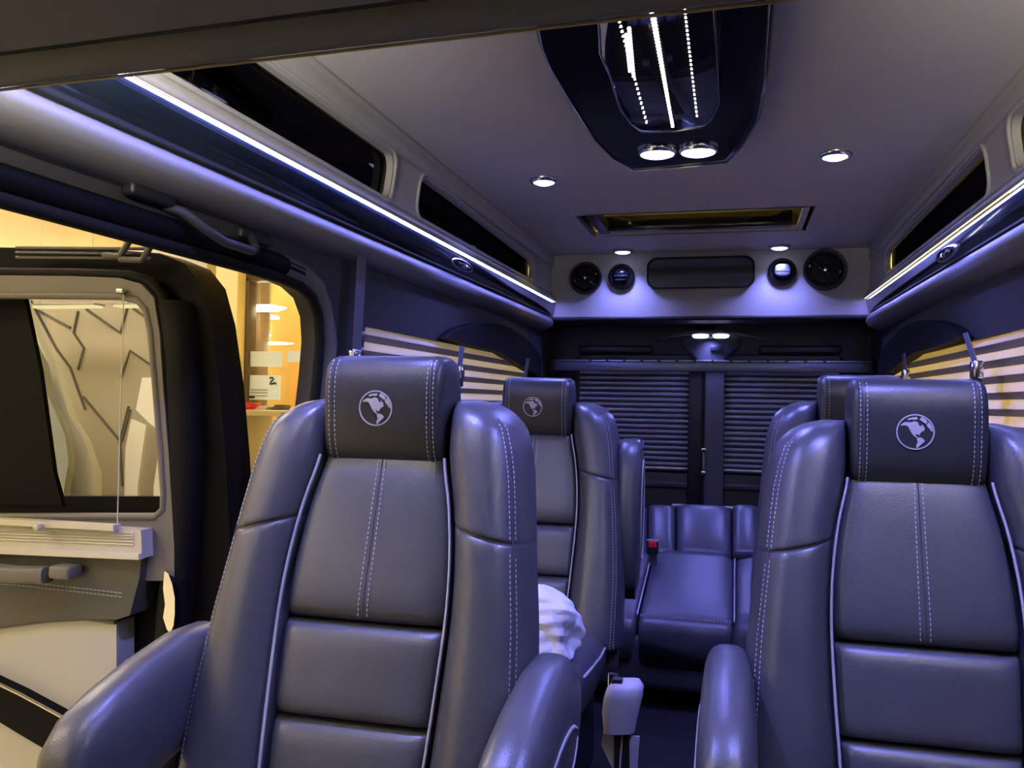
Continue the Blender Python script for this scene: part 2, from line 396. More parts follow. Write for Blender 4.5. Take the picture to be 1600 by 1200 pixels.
# swing rear doors: dark frame with a big window and shade
SLV = None
for i, s in enumerate((-1, 1)):
    x0, x1 = (PX(-1,.74), XC-.012) if s < 0 else (XC+.012, PX(1,.74))
    wx0, wx1 = (x0+.06, x1-.075) if s < 0 else (x0+.075, x1-.06)
    do = empty('door_%d' % (2+i), ((x0+x1)/2, YR+.01, .05)); tag(do, kind='structure')
    L = do.location
    plate('door_frame', [(x0-L.x, 0), (x1-L.x, 0), (x1-L.x, 1.35), (x0-L.x, 1.35)], [[(wx0-L.x, .73), (wx1-L.x, .73), (wx1-L.x, 1.31), (wx0-L.x, 1.31)]],
          lambda a, b, d: Vector((a, d, b)), .05, BLK, do)
    box('window_pane', ((wx0+wx1)/2-L.x, .035, 1.02), (wx1-wx0+.02, .005, .60), tint('rear_pane', (.05,.05,.06), .06), do, 0)
    box('door_panel', (0, -.012, .44), (x1-x0-.06, .03, .50), BLK, do, .012, 3)
    box('armrest_ledge', (0, -.03, .62), (x1-x0-.14, .05, .035), TRIM, do, .01, 3)
    box('pull_handle', (-s*.25, -.035, .50), (.10, .03, .03), SATIN, do, .008, 3)
    # pleated shade: each pleat a slat
    sh = empty('pleated_shade', ((wx0+wx1)/2, YR-.01, 0.77))
    tag(sh, 'grey pleated shade on the rear door %s' % ('behind the folded-up armrest' if s < 0 else 'beyond the half hidden chair'), 'window shade')
    ws = wx1-wx0+.05; n = 20; ph = .60/n
    for k in range(n):
        zz = k*ph
        prof = [(0, zz), (-.012, zz+ph*.25), (-.014, zz+ph*.5), (-.012, zz+ph*.72), (0, zz+ph*.94), (.002, zz+ph*.94), (.002, zz)]
        if SLV is None:
            V = []; 
            for xs in (-.5, .5):
                for a, b in prof: V.append((xs*ws, a, b-zz))
            N = len(prof)
            F = [(j, (j+1) % N, N+(j+1) % N, N+j) for j in range(N)] + [tuple(range(N)), tuple(range(N, 2*N))]
            ob = mk('slat', V, F, SHADER, sh, True, 40); SLV = ob.data
        else:
            ob = bpy.data.objects.new('slat', SLV); col.objects.link(ob); ob.parent = sh
        ob.location = (0, 0, zz)
    box('bottom_rail', (0, -.006, -.012), (ws, .022, .02), SATIN, sh, .004)
    box('head_rail', (0, -.004, .612), (ws, .028, .025), TRIMG, sh, .004)
# centre posts where the doors meet
tag(box('trim_17', (XC, YR-.01, .95), (.10, .02, 1.30), BLK, bev=0), kind='structure')
tag(box('trim_11', (XC-.05, YR-.035, .95), (.075, .03, 1.10), BLK, bev=.008), kind='structure')
tag(box('trim_12', (XC+.055, YR-.045, .95), (.105, .035, 1.10), TRIMG, bev=.01), kind='structure')
g = empty('door_strap', (XC+.0, YR-.062, .76)); tag(g, 'small steel latch rod between the rear doors', 'door latch')
tube('rod', [(0,-.012,0), (0,-.012,.10)], .008, SATIN, g); box('catch', (0,-.012,.11), (.03,.02,.025), CHR, g, .004); box('catch', (0,-.012,-.02), (.026,.02,.035), CHR, g, .004)
# slotted cargo bar across the rear
g = empty('cargo_bar', (XC, YR-.16, 1.325)); tag(g, 'slotted steel cargo bar across the rear doors', 'bar')
box('rail', (0, 0, 0), (1.70, .03, .052), mat('bar_steel', (.20,.24,.30), .4, metal=.7), g, .006)
box('top_lip', (0, -.012, .030), (1.70, .022, .010), SATIN, g, .003)
for k in range(14): box('slot', (-.62+k*.095, -.0235, .030), (.014, .002, .011), BLK, g, 0, rot=Matrix.Rotation(R(25), 3, 'Y'))
for s in (-1, 1): box('end_bracket', (s*.845, .0, 0), (.03, .05, .09), BLK, g, .006)
# dome lamp on rear header
g = empty('dome_lamp', (XC+.03, YR-.07, 1.485)); tag(g, 'winged rear dome lamp with two lit lenses over the back doors', 'lamp')
arc = [(-.30+.6*i/16) for i in range(17)]
loft('wing', [sring((x, .0, .035-.045*(x/.30)**2), (0,1,0), (0,0,1), .028, .016*(1-.75*abs(x/.3)), 2.5, 12) for x in arc], TRIMG, g)
for s in (-1, 1):
    loft('lens', [sring((s*.055, -.005, .012+zz), (1,0,0), (0,1,0), .044*q, .024*q, 2.4, 16) for zz, q in ((.010,1),(.002,1),(-.006,.9),(-.010,.6))], LED_L, g)
loft('bracket', [sring((0, .01, zz), (1,0,0), (0,1,0), a, .03, 6, 20) for zz, a in ((.0,.16),(-.05,.155),(-.075,.12),(-.11,.085),(-.14,.08))], TRIM, g, angle=40)
box('latch_box', (.03, -.03, -.055), (.06, .02, .03), BLK, g, .004)
lamp_spot('dome_light', g.location+Vector((0,-.05,-.02)), 12, COOL, 150, .5, .04, (0,-.35,-1))
# black hooks/hinges on header
for s in (-1, 1):
    tag(box('trim_%d' % (13 if s < 0 else 14), (XC+s*.50, YR-.05, 1.425), (.42, .035, .045), BLK, bev=.012, seg=3), kind='structure')

# ------------------------------------------------------------------ bulkhead fittings
def disc_rings(prof, N=28):     # prof: (radius, y)
    return [sring((0, y, 0), (1,0,0), (0,0,1), max(r, 1e-4), max(r, 1e-4), 2, N) for r, y in prof]
def at_bk(u, v): p = at_y(u, v, YB); return Vector((p.x, YB, p.z))
for (u, v, r, lab) in ((915, 435, .088, 'smaller round black speaker at the open-door end of the rear bulkhead'), (1289, 422, .105, 'larger round black speaker at the yellow-window end of the rear bulkhead')):
    g = empty('speaker', at_bk(u, v)); tag(g, lab, 'speaker')
    loft('bezel', disc_rings([(r, 0), (r, -.016), (r*.95, -.024), (r*.86, -.022), (r*.82, -.010), (r*.2, -.004)]), BLK, g, angle=50)
    loft('cone', disc_rings([(r*.80, -.012), (r*.70, -.018), (r*.62, -.010), (r*.3, -.006)]), BLKG, g, angle=50)
    loft('tweeter', disc_rings([(r*.26, -.005), (r*.26, -.020), (r*.18, -.027), (.002, -.029)]), BLKG, g, angle=50)
    box('tweeter_bridge', (0, -.02, 0), (r*1.6, .006, .010), BLKG, g, .002, rot=Matrix.Rotation(R(35), 3, 'Y'))
    loft('badge', disc_rings([(r*.08, -.028), (r*.08, -.031), (.001, -.032)], 12), CHR, g, angle=50)
for (u, v, op, lab) in ((971, 433, 0, 'round all-black air vent beside the smaller bulkhead speaker'), (1222, 425, 1, 'round black air vent with silver louvre beside the larger bulkhead speaker')):
    g = empty('air_vent', at_bk(u, v)); tag(g, lab, 'air vent'); r = .070
    loft('ring', disc_rings([(r, 0), (r, -.010), (r*.93, -.022), (r*.75, -.03), (r*.70, -.022), (r*.66, -.004), (.002, -.004)]), BLK, g, angle=50)
    ball = loft('ball', [sring((0, -.018-.028*math.sin(t), 0), (1,0,0), (0,0,1), .047*math.cos(t), .047*math.cos(t), 2, 24) for t in [R(a) for a in (0, 20, 40, 60, 75, 88)]], BLKG, g)
    for k in (-1, 0, 1): box('louvre', (0, -.046+.006*abs(k), k*.019), (.066-.014*abs(k), .016, .005), TRIMG if op else BLK, g, .002, rot=Matrix.Rotation(R(20), 3, 'X'))
    if op: loft('louvre_face', [sring((0, -.040-.008*q, .004), (1,0,0), (0,0,1), .040*a, .033*a, 3, 20) for q, a in ((0,1),(1,.96),(1.3,.8))], SATIN, g)
# mirror / monitor
p0, p1 = at_bk(1010, 428), at_bk(1178, 425); c = at_bk(1094, 427)
g = empty('rear_mirror', c); tag(g, 'wide smoked mirror panel with rounded corners on the rear bulkhead', 'mirror')
hw = (p1.x-p0.x)/2; hh = .088
ol = []
for a, b in rrect(-hw, hw, -hh, hh, .05):
    ol.append((a, b*(1.0-.10*(abs(a)/hw)**2)))
plate('frame', [(a*1.0, b) for a, b in ol], [[(a*.965, b*.90) for a, b in ol]], lambda a, b, d: Vector((a, -.03+d, b)), .03, BLKG, g, 50)
plate('mirror_glass', [(a*.97, b*.92) for a, b in ol], [], lambda a, b, d: Vector((a, -.022+d, b)), .02, MIR, g, 50)

# ------------------------------------------------------------------ ceiling lights
DLS = [(850, 283, 'round recessed downlight behind the console on the open-door side'), (1305, 243, 'round recessed downlight behind the console on the closed-wall side'),
       (973, 389, 'small recessed downlight above the all-black air vent'), (1218, 377, 'small recessed downlight above the silver-louvred air vent'),
       (XC-.44, 1.26, 'round recessed ceiling downlight over the front chair by the open door'), (XC+.44, 1.26, 'round recessed ceiling downlight over the front chair across the aisle')]  # last pair added out of view to light the front chairs
for k, (u, v, lab) in enumerate(DLS):
    if k > 3: p = Vector((u, v, HC))
    else: p = at_z(u, v, HC-.006)
    if 1 < k < 4: p.y = YB-.12 ; p.x = at_y(u, v, p.y).x
    g = empty('downlight', (p.x, p.y, HC)); tag(g, lab, 'ceiling light')
    r = .052 if k < 2 else .055
    loft('bezel', [sring((0,0,z), (1,0,0), (0,1,0), q, q, 2, 28) for q, z in ((r, .003), (r, -.005), (r*.93, -.011), (r*.74, -.013), (r*.70, -.008))], CHR if k < 2 else SATIN, g, cap=False, angle=50)
    loft('lens', [sring((0,0,z), (1,0,0), (0,1,0), q, q, 2, 24) for q, z in ((r*.72, -.006), (r*.66, -.014), (r*.45, -.019), (.001, -.021))], LED_L, g)
    lamp_spot('downlight_beam', (p.x, p.y, HC-.03), 42 if k < 2 else 26 if k < 4 else 84, COOL, 125, .8, .03)

# ------------------------------------------------------------------ overhead console
HK = HC-.055
outl = [(832, 40), (838, 70), (852, 105), (888, 165), (925, 222), (955, 252), (990, 271), (1060, 266), (1140, 258), (1165, 232), (1190, 190), (1203, 120), (1213, 0)]
def cz(u, v, z=HK): p = at_z(u, v, z); return (p.x, p.y)
ow = [cz(*q) for q in outl]
yfront = 1.05
ow = [(ow[0][0]-.0, yfront)] + [q for q in ow if q[1] > yfront+.02] + [(ow[-1][0], yfront)]
cx = sum(q[0] for q in ow)/len(ow)
g = empty('overhead_console', (cx, 1.7, HC)); tag(g, 'glossy black overhead console with lit acrylic panel and twin lamps', 'ceiling console')
def cl(q, z): return Vector((q[0]-cx, q[1]-1.7, z))
def shrink(ps, k, cc=None):
    mx = sum(q[0] for q in ps)/len(ps); my = sum(q[1] for q in ps)/len(ps)
    return [(mx+(q[0]-mx)*k, my+(q[1]-my)*k) for q in ps]
bodyr = [[cl(q, z) for q in shrink(ow, k)] for k, z in ((1.0, -.001), (1.0, -.035), (.985, -.048), (.955, -.055), (.90, -.050))]
loft('body', bodyr, BLKG, g, angle=30)
# thin chrome pinstripe
pp = [cl(q, -.0555) for q in shrink(ow, .955)]; tube('pinstripe', pp, .0022, CHR, g, 6)
inn = [(934, 40), (936, 85), (952, 120), (968, 172), (985, 196), (1003, 209), (1050, 208), (1100, 200), (1112, 190), (1125, 163), (1122, 110), (1118, 20)]
iw = [cz(u, v, HC-.075) for u, v in inn]
iw = [(iw[0][0], yfront+.08)] + [q for q in iw if q[1] > yfront+.10] + [(iw[-1][0], yfront+.08)]
loft('acrylic_panel', [[cl(q, z) for q in shrink(iw, k)] for k, z in ((1, -.05), (1, -.066), (.98, -.073), (.95, -.075))], MIRB, g, angle=30)
pp = [cl(q, -.0725) for q in shrink(iw, .99)]; tube('panel_edge', pp+[pp[0]], .0022, CHR, g, 6)
# dotted led strings in the acrylic panel
dotm = None
for (a, b, n, rr, nm) in (((968, 35), (1010, 192), 22, .0030, 'led_string'), ((983, 45), (990, 120), 16, .0042, 'led_string'), ((978, 55), (984, 112), 14, .0036, 'led_string'),
                      ((1017, 15), (1051, 198), 36, .0042, 'led_string'), ((1023, 30), (1046, 170), 28, .0038, 'led_string'), ((1070, 15), (1089, 182), 26, .0026, 'led_string')):
    V = []; F = []
    for i in range(n):
        t = i/(n-1); p = at_z(a[0]+(b[0]-a[0])*t, a[1]+(b[1]-a[1])*t, HC-.0765)
        c = cl((p.x, p.y), -.0765); k = len(V)
        for d in ((rr,0,0),(-rr,0,0),(0,rr,0),(0,-rr,0),(0,0,rr*.5),(0,0,-rr*.5)): V.append(c+Vector(d))
        F += [(k+x, k+y, k+z) for x in (0,1) for y in (2,3) for z in (4,5)]
    o = mk(nm, V, F, LED_D, g, False); o['kind'] = 'stuff'
for (u, v) in ((1027, 241), (1091, 238)):
    p = at_z(u, v, HC-.06); q = cl((p.x, p.y), 0)
    loft('lamp_ring', [sring(q+Vector((0,0,z)), (1,0,0), (0,1,0), r_, r_, 2, 24) for r_, z in ((.056,-.045),(.056,-.060),(.052,-.064),(.048,-.062))], CHR, g, cap=False, angle=50)
    loft('lamp_lens', [sring(q+Vector((0,0,z)), (1,0,0), (0,1,0), r_, r_, 2, 24) for r_, z in ((.050,-.052),(.049,-.062),(.038,-.066),(.001,-.067))], LED_L, g)
    lamp_spot('console_beam', (p.x, p.y, HC-.09), 20, COOL, 150, .7, .03)

# ------------------------------------------------------------------ front headliner edge (cab header)
g = empty('header_panel', (XC, .3, 1.40), R(-2.6)); tag(g, 'dark olive cab header panel with a lit piped edge above the front', 'header')
EY = .55
def hb(y0, y1, z, prof_r, nm, m):
    rings = []
    for x in (-1.05, 1.05):
        rings.append([Vector((x, y - .3, z_ - 1.40)) for y, z_ in prof_r])
    return loft(nm, rings, m, g, angle=40)
hb(0, 0, 0, [(.552,1.368),(.547,1.376),(.547,1.46),(.512,1.46),(.512,1.374),(.517,1.369),(.53,1.3665),(.544,1.366)], 'edge_roll', HLIN)
hb(0, 0, 0, [(.504,1.374),(.504,1.45),(-.99,1.45),(-.99,1.400),(.0,1.382),(.40,1.372),(.49,1.3695),(.500,1.371)], 'headliner', HLIN)
tube('edge_piping', [(-1.05, .247, -.036), (1.05, .247, -.036)], .0013, mat('piping_brass', (.60,.50,.32), .35), g, 6)  # tan tube stands in for the warm highlight along the header edge

# ------------------------------------------------------------------ cab: front cap, windscreen, cab sides
tag(box('wall_front_cap', (XC, .365, 1.69), (1.72, .03, .50), CEIL, bev=0), kind='structure')
tag(plate('wall_front', [(XC-1.0, 0), (XC+1.0, 0), (XC+1.0, 1.50), (XC-1.0, 1.50)], [rrect(XC-.78, XC+.78, .96, 1.36, .08)], lambda a, b, d: Vector((a, -1.0+d, b)), .04, TRIM), kind='structure')
WSC = tint('windscreen_tint', (.42, .43, .40), .06)
tag(box('window_9', (XC, -.98, 1.16), (1.60, .006, .44), WSC, bev=0), kind='structure')
tag(box('floor_cab', (XC, -.7, -.02), (1.96, .75, .04), CARP, bev=0), kind='structure')
tag(box('ceiling_cab', (XC, -.40, 1.475), (1.96, 1.30, .03), TRIM, bev=0), kind='structure')
for s, side in ((-1, 'left'), (1, 'right')):
    tag(plate('wall_cab_%s' % side, [(-1.0, 0), (.22, 0), (.22, 1.50), (-1.0, 1.50)], [rrect(-.85, .05, .92, 1.33, .06)], lambda a, b, d, s=s: Vector((PX(s, .96+d), a, b)), .05, TRIM), kind='structure')
    tag(box('window_%d' % (10 if s < 0 else 11), (PX(s, .985), -.40, 1.125), (.006, .94, .45), WSC, bev=0), kind='structure')
    fl = empty('reading_lamp', (XC+s*.52, .385, 1.57)); tag(fl, 'round reading lamp on the front roof cap on the %s side' % ('open door' if s < 0 else 'closed wall'), 'lamp')  # fill lamp added out of view to brighten the front ceiling
    loft('bezel', [sring((0, y, 0), (1,0,0), (0,0,1), r_, r_, 2, 24) for r_, y in ((.055,-.002),(.055,.010),(.046,.016),(.040,.012))], SATIN, fl, cap=False, angle=50)
    loft('lens', [sring((0, y, 0), (1,0,0), (0,0,1), r_, r_, 2, 24) for r_, y in ((.042,.004),(.040,.014),(.001,.016))], glow('reading_lens_%s' % side, (1,.9,.72), 6), fl)
    lamp_spot('reading_beam', (XC+s*.52, .42, 1.57), 230, (1.0,.93,.80), 105, 1.0, .05, (s*.50, .62, .62))

# ---- grab handle on left wall
pa, pb = at_x(262, 318, PX(-1,.90)), at_x(408, 352, PX(-1,.89))
g = empty('grab_handle', pa); tag(g, 'grey folding grab handle above the open door', 'grab handle')
q = pb-pa
pts = [Vector((-.03,.03,.004)), Vector((-.005,.05,-.004)), Vector((.018,.10,-.032)), Vector((.022,.13,-.040)), Vector((.022,q.y*.5,-.046)), Vector((.022,q.y*.82,-.046)), Vector((.016,q.y*.90,-.038)), Vector((-.005,q.y*.97,-.010)), Vector((-.03,q.y-.01,-.002))]
tube('grip', pts, .0105, TRIM, g, 10)
for yy, zz in ((-.02, .012), (q.y+.02, .0)): box('mount', (-.025, yy, zz), (.03, .13, .028), BLK, g, .008, 3)

# ------------------------------------------------------------------ open swing door (rear-hinged, seen from inside)
DY = 1.86
def dpt(u, v, y=DY): return at_y(u, v, y)
dr = dpt(300, 800).x; dlf = dpt(-260, 700).x
org = Vector((dpt(330, 900).x, DY, .0))
door = empty('door_1', org); tag(door, kind='structure')
def dq(u, v): p = dpt(u, v); return (p.x-org.x, p.z)
def dmap(a, b, d): return Vector((a, d, b))
def dd_(u, v, d): p = dpt(u, v, DY+d); return (p.x-org.x, p.z)
out_px = [(-420, 378), (-60, 382), (150, 386), (235, 392), (275, 408), (300, 440), (316, 500), (330, 600), (340, 720), (347, 860), (345, 980), (335, 1100), (330, 1290), (-420, 1250)]
win_px = [(-330, 462), (-60, 462), (100, 463), (195, 464), (222, 470), (236, 486), (243, 520), (250, 600), (258, 700), (263, 770), (262, 795), (250, 806), (120, 806), (-100, 806), (-330, 806)]
win2 = [(u+8 if u > 0 else u, v+(6 if v > 700 else -6)) for u, v in win_px]
plate('door_shell', [dq(*q) for q in out_px], [[dq(*q) for q in win2]], lambda a, b, d: Vector((a, .035+d, b)), .11, PAINT, door, 40)
inn_px = [(-420, 430), (-60, 431), (120, 433), (195, 436), (228, 445), (248, 466), (257, 520), (264, 620), (272, 720), (280, 850), (280, 905), (-420, 905)]
plate('window_surround', [dq(*q) for q in inn_px], [[dq(*q) for q in win_px]], lambda a, b, d: Vector((a, -.02+d, b)), .06, DTOP, door, 40)
ip = [dmap(*dq(*q), -.016) for q in win_px]; tube('inner_lip', ip+[ip[0]], .010, DTOP, door, 8)
sp = [dmap(*dq(u+6, v-5 if v < 500 else v), .0) for u, v in inn_px[:-1]]; tube('door_seal', sp, .014, RUB, door, 8)
plate('window_pane', [dq(*q) for q in win2], [], lambda a, b, d: Vector((a, .07+d, b)), .005, GLASS2, door)
# dark lower frame and left reveal of window
plate('window_track', [dd_(*q, .045) for q in [(-330, 462), (8, 462), (10, 770), (40, 775), (265, 776), (265, 806), (-330, 806)]], [], lambda a, b, d: Vector((a, .045+d, b)), .012, SASH, door, 40)
plate('sliding_sash', [dd_(*q, .04) for q in [(8, 455), (36, 455), (62, 580), (84, 740), (98, 790), (8, 790)]], [], lambda a, b, d: Vector((a, .040+d, b)), .014, SASH, door, 40)
# pull-up insect/sun shade in its box with two cords
b0, b1 = dq(-380, 815), dq(246, 832)
plate('shade_box', [dq(*q) for q in [(-420, 800), (18, 810), (246, 823), (248, 866), (-420, 835)]], [], lambda a, b, d: Vector((a, -.062+d, b)), .05, ALU, door, 30)
for k in range(5):
    ya, yb_ = 815+k*4.5, 826+k*4.5
    tube('shade_ridge', [dmap(*dq(-300, ya-8), -.064), dmap(*dq(236, yb_+1), -.064)], .0018, ALU, door, 5)
plate('shade_rail', [dq(*q) for q in [(22, 803), (212, 814), (213, 823), (22, 812)]], [], lambda a, b, d: Vector((a, -.082+d, b)), .028, mat('rail_cream', (.66,.65,.56), .4), door, 30)
plate('shade_box_lip', [dq(*q) for q in [(-420, 830), (247, 858), (247, 867), (-420, 840)]], [], lambda a, b, d: Vector((a, -.072+d, b)), .02, mat('lip_cream', (.70,.69,.60), .4), door, 30)
p = dmap(*dq(105, 816), -.09); loft('shade_tab', [sring(p+Vector((0,-.006*i,0)), (1,0,0), (0,0,1), .013-.002*i, .008, 3, 14) for i in range(3)], ALU, door)
for (u0, v0, u1, v1) in ((-2, 455, 22, 806), (206, 462, 216, 812)):
    tube('shade_cord', [dmap(*dq(u0, v0), -.03), dmap(*dq(u1, v1), -.075)], .0013, mat('cord_white', (.7,.7,.66), .6), door, 5)
p = dmap(*dq(203, 457), -.03); box('cord_guide', p, (.02, .02, .010), CHR, door, .003)
# grey vinyl mid panel with handle and pocket, beige lower carpet
mid = [(-420, 838), (-100, 842), (240, 866), (236, 900), (222, 955), (200, 962), (150, 960), (90, 963), (0, 975), (-150, 1010), (-420, 1060)]
plate('vinyl_panel', [dq(*q) for q in mid], [], lambda a, b, d: Vector((a, -.045+d, b)), .085, DGREY, door, 30)
dashes('panel_stitching', [[dmap(*dq(u, v+6+.06*u), -.046) for u, v in ((-60, 898), (60, 900), (140, 904), (210, 908))], [dmap(*dq(u, v+.06*u), -.046) for u, v in ((-60, 898), (60, 900), (140, 904), (210, 908))]], STI, door, step=.012, ln=.008, wd=.002)
low = [(-420, 1062), (-150, 1012), (0, 977), (90, 965), (150, 962), (195, 968), (195, 1290), (-420, 1250)]
plate('carpet_panel', [dq(*q) for q in low], [], lambda a, b, d: Vector((a, -.030+d, b)), .065, BEIGE, door, 30)
cp = [dmap(*dq(u, v-1), -.034) for u, v in low[:6]]; tube('panel_piping', cp, .006, TRIMG, door, 8)
# kick strip: black diagonal with bright line
plate('kick_strip', [dq(*q) for q in [(-300, 900), (0, 1042), (60, 1070), (120, 1102), (200, 1150), (200, 1215), (70, 1140), (0, 1098), (-300, 950)]], [], lambda a, b, d: Vector((a, -.060+d, b)), .032, SASH, door, 30)
tube('kick_chrome', [dmap(*dq(u, v), -.062) for u, v in ((-300, 901), (0, 1044), (60, 1072), (120, 1104), (200, 1152))], .005, CHR, door, 6)
# pull handle
hp = [dmap(*dq(u, v), y) for u, v, y in ((-30, 868, -.05), (0, 872, -.085), (25, 880, -.10), (70, 886, -.10), (115, 888, -.085))]
loft('pull_handle', [sring(p, (0,1,0), (0,0,1), .022, .020, 4, 16) for p in hp], DTOP, door, angle=50)
bmx = dmap(*dq(137, 884), -.075); box('handle_latch', bmx, (.062, .05, .032), DTOP, door, .008, 3)
# hinge-side edge: dark jamb with bright striker plate
jr = []
for u, v in [(300, 470), (312, 560), (318, 700), (312, 850), (300, 960), (292, 1080), (290, 1250)]:
    a, b = dq(u-35, v); jr.append(sring((a, .03, b), (1,0,0), (0,1,0), .040, .05, 3, 14))
loft('jamb_trim', jr, RUB, door)
p = dq(279, 940); plate('striker_plate', [dq(u, v) for u, v in [(271, 888), (277, 892), (283, 908), (287, 930), (287, 955), (285, 972), (280, 984), (275, 978), (269, 960), (272, 940), (269, 915)]], [], lambda a, b, d: Vector((a, -.035+d, b)), .02, CHR, door, 40)
# upper gutter and check-strap links above the door
for k, (va, m) in enumerate(((388, TRIMG), (396, BLK), (403, TRIMG))):
    tube('gutter_rail', [dmap(*dq(30, va), -.01), dmap(*dq(240, va+2), -.01)], .004, m, door, 6)
lk = [dmap(*dq(u, v), -.03) for u, v in ((175, 402), (200, 404), (216, 378), (224, 366))]; tube('check_link', lk, .008, TRIMG, door, 8)
lk = [dmap(*dq(u, v), -.03) for u, v in ((200, 408), (234, 410), (248, 388), (252, 376))]; tube('check_link', lk, .008, TRIMG, door, 8)

# ------------------------------------------------------------------ side window shades, arches, belts
PITCH = .047
for s in (-1, 1):
    y0, y1 = 2.30, 4.30
    xa, xb = PX(s, WD(y0)+.012), PX(s, WD(y1)+.012)
    sh = empty('pleated_shade', (xa, y0, .82)); n = 11
    tag(sh, 'cream pleated side shade, backlit %s' % ('white, behind the seat belts near the open door' if s < 0 else 'yellow, in the window across from the open door'), 'window shade')
    dv = Vector((xb-xa, y1-y0, 0)); nv = Vector((-s, 0, 0))
    me = None
    for k in range(n):
        if me is None:
            V = []
            prof = [(0, 0), (.018, PITCH*.42), (0, PITCH), (-.0015, PITCH), (.0165, PITCH*.42), (-.0015, 0)]
            for e in (0, 1):
                for a, b in prof: V.append(dv*e + nv*(a-.0) + Vector((0,0,b)))
            N = len(prof); F = [(j, (j+1) % N, N+(j+1) % N, N+j) for j in range(N)]
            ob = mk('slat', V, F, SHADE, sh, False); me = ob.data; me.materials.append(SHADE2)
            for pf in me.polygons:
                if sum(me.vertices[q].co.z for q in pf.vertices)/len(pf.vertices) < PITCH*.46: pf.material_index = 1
        else:
            ob = bpy.data.objects.new('slat', me); col.objects.link(ob); ob.parent = sh
        ob.location = (0, 0, k*PITCH)
    nt_ += 1
    wv = plate('window_%d' % nt_, [(y0-.01, .80), (y1+.01, .80), (y1+.01, 1.345), (y0-.01, 1.345)], [], lambda a, b, d, s=s: Vector((PX(s, WD(a)+.04+d), a, b)), .004, CLEAR); tag(wv, kind='structure')
    # dark arch trim over the rear part of the window
    A0, A1 = 2.95, 4.45
    arch = [(A0 + (A1-A0)*i/20, 1.345+.110*math.sin(math.pi*min(1, (i/20)*1.0))**.7) for i in range(21)]
    arch = arch + [(A1-.02, 1.25), (A1-.25, 1.275), (A0+.7, 1.335), (A0+.3, 1.335)]
    tg = plate('trim_%d' % (15 if s < 0 else 16), arch, [], lambda a, b, d, s=s: Vector((PX(s, WD(a)-.04+d), a, b)), .045, RUB, angle=40); tag(tg, kind='structure')

def belt(name, lab, pts, wv, buckle=None, top=None):
    g = empty(name, pts[-1]); tag(g, lab, 'seat belt', 'seat belts hanging on the side walls')
    o = Vector(pts[-1])
    ribbon('webbing', [Vector(p)-o for p in pts], wv, .003, WEB, g)
    if buckle is not None:
        b = Vector(buckle)-o
        box('tongue', b, (.026, .05, .05), CHR, g, .006, 3); box('tongue_grip', b+Vector((-.0,0,-.035)), (.020, .042, .03), BLK, g, .006, 3)
    return g
bx = PX(-1, .86)
belt('seat_belt', 'grey belt webbing on the pillar between the open door and side shade', [at_x(566, 400, bx), at_x(562, 470, bx), at_x(557, 548, bx), at_x(552, 680, bx+.02)], (0, .055, 0), at_x(553, 560, bx+.015), 1)
bx = PX(-1, .82)
belt('seat_belt', 'dark belt with shiny tongue across the white side shade', [at_x(722, 541, bx), at_x(718, 575, bx), at_x(712, 640, bx)], (0, .05, 0), at_x(718, 583, bx+.01), 1)
belt('seat_belt', 'short dark belt over the white shade by the chair with the raised armrest', [at_x(825, 560, bx), at_x(820, 590, bx), at_x(815, 640, bx)], (0, .06, 0), None, 1)
bx = PX(1, .82)
belt('seat_belt', 'grey belt with chrome tongue across the yellow shade', [at_x(1508, 520, bx), at_x(1522, 562, bx), at_x(1528, 640, bx)], (0, .05, 0), at_x(1526, 578, bx-.01), 1)
belt('seat_belt', 'thin belt at the rear end of the yellow shade', [at_x(1412, 552, bx), at_x(1416, 590, bx), at_x(1418, 640, bx)], (0, .05, 0), at_x(1415, 588, bx-.01), 1)

# ------------------------------------------------------------------ captain chairs
def yf(z): return (z-1.1)*.30
TW = [(.40,.125),(.50,.132),(.60,.138),(.70,.143),(.78,.145),(.86,.141),(.94,.130),(1.00,.116),(1.04,.110),(1.12,.108)]
TO = [(.36,.296),(.45,.298),(.60,.296),(.75,.284),(.85,.272),(.92,.265),(1.00,.256),(1.04,.247),(1.075,.234),(1.098,.210),(1.112,.185),(1.120,.150)]
def wi(z): return sm(z, TW)
def wo_(z): return lin(z, TO)
GL = {
 'north': [(-.86,.36),(-.72,.52),(-.55,.60),(-.25,.58),(-.05,.66),(.12,.60),(.20,.42),(.30,.32),(.36,.46),(.50,.30),(.52,.12),(.38,.04),(.28,-.06),(.22,-.20),(.12,-.14),(.02,-.12),(.06,-.28),(.20,-.34),(.12,-.38),(-.08,-.24),(-.20,-.10),(-.32,.14),(-.42,.34),(-.62,.40)],
 'south': [(.16,-.36),(.30,-.33),(.46,-.42),(.54,-.54),(.44,-.66),(.32,-.76),(.20,-.90),(.10,-.99),(.06,-.90),(.10,-.72),(.16,-.60),(.08,-.46)],
 'green': [(.22,.78),(.36,.92),(.55,.80),(.66,.66),(.60,.50),(.48,.58),(.36,.66)],
 'east': [(.72,.62),(.84,.50),(.94,.26),(.97,.04),(.88,.06),(.80,.22),(.70,.30),(.62,.44)],
 'arctic': [(-.45,.80),(-.20,.88),(.08,.92),(.12,.80),(-.02,.74),(-.22,.76),(-.40,.70)]}
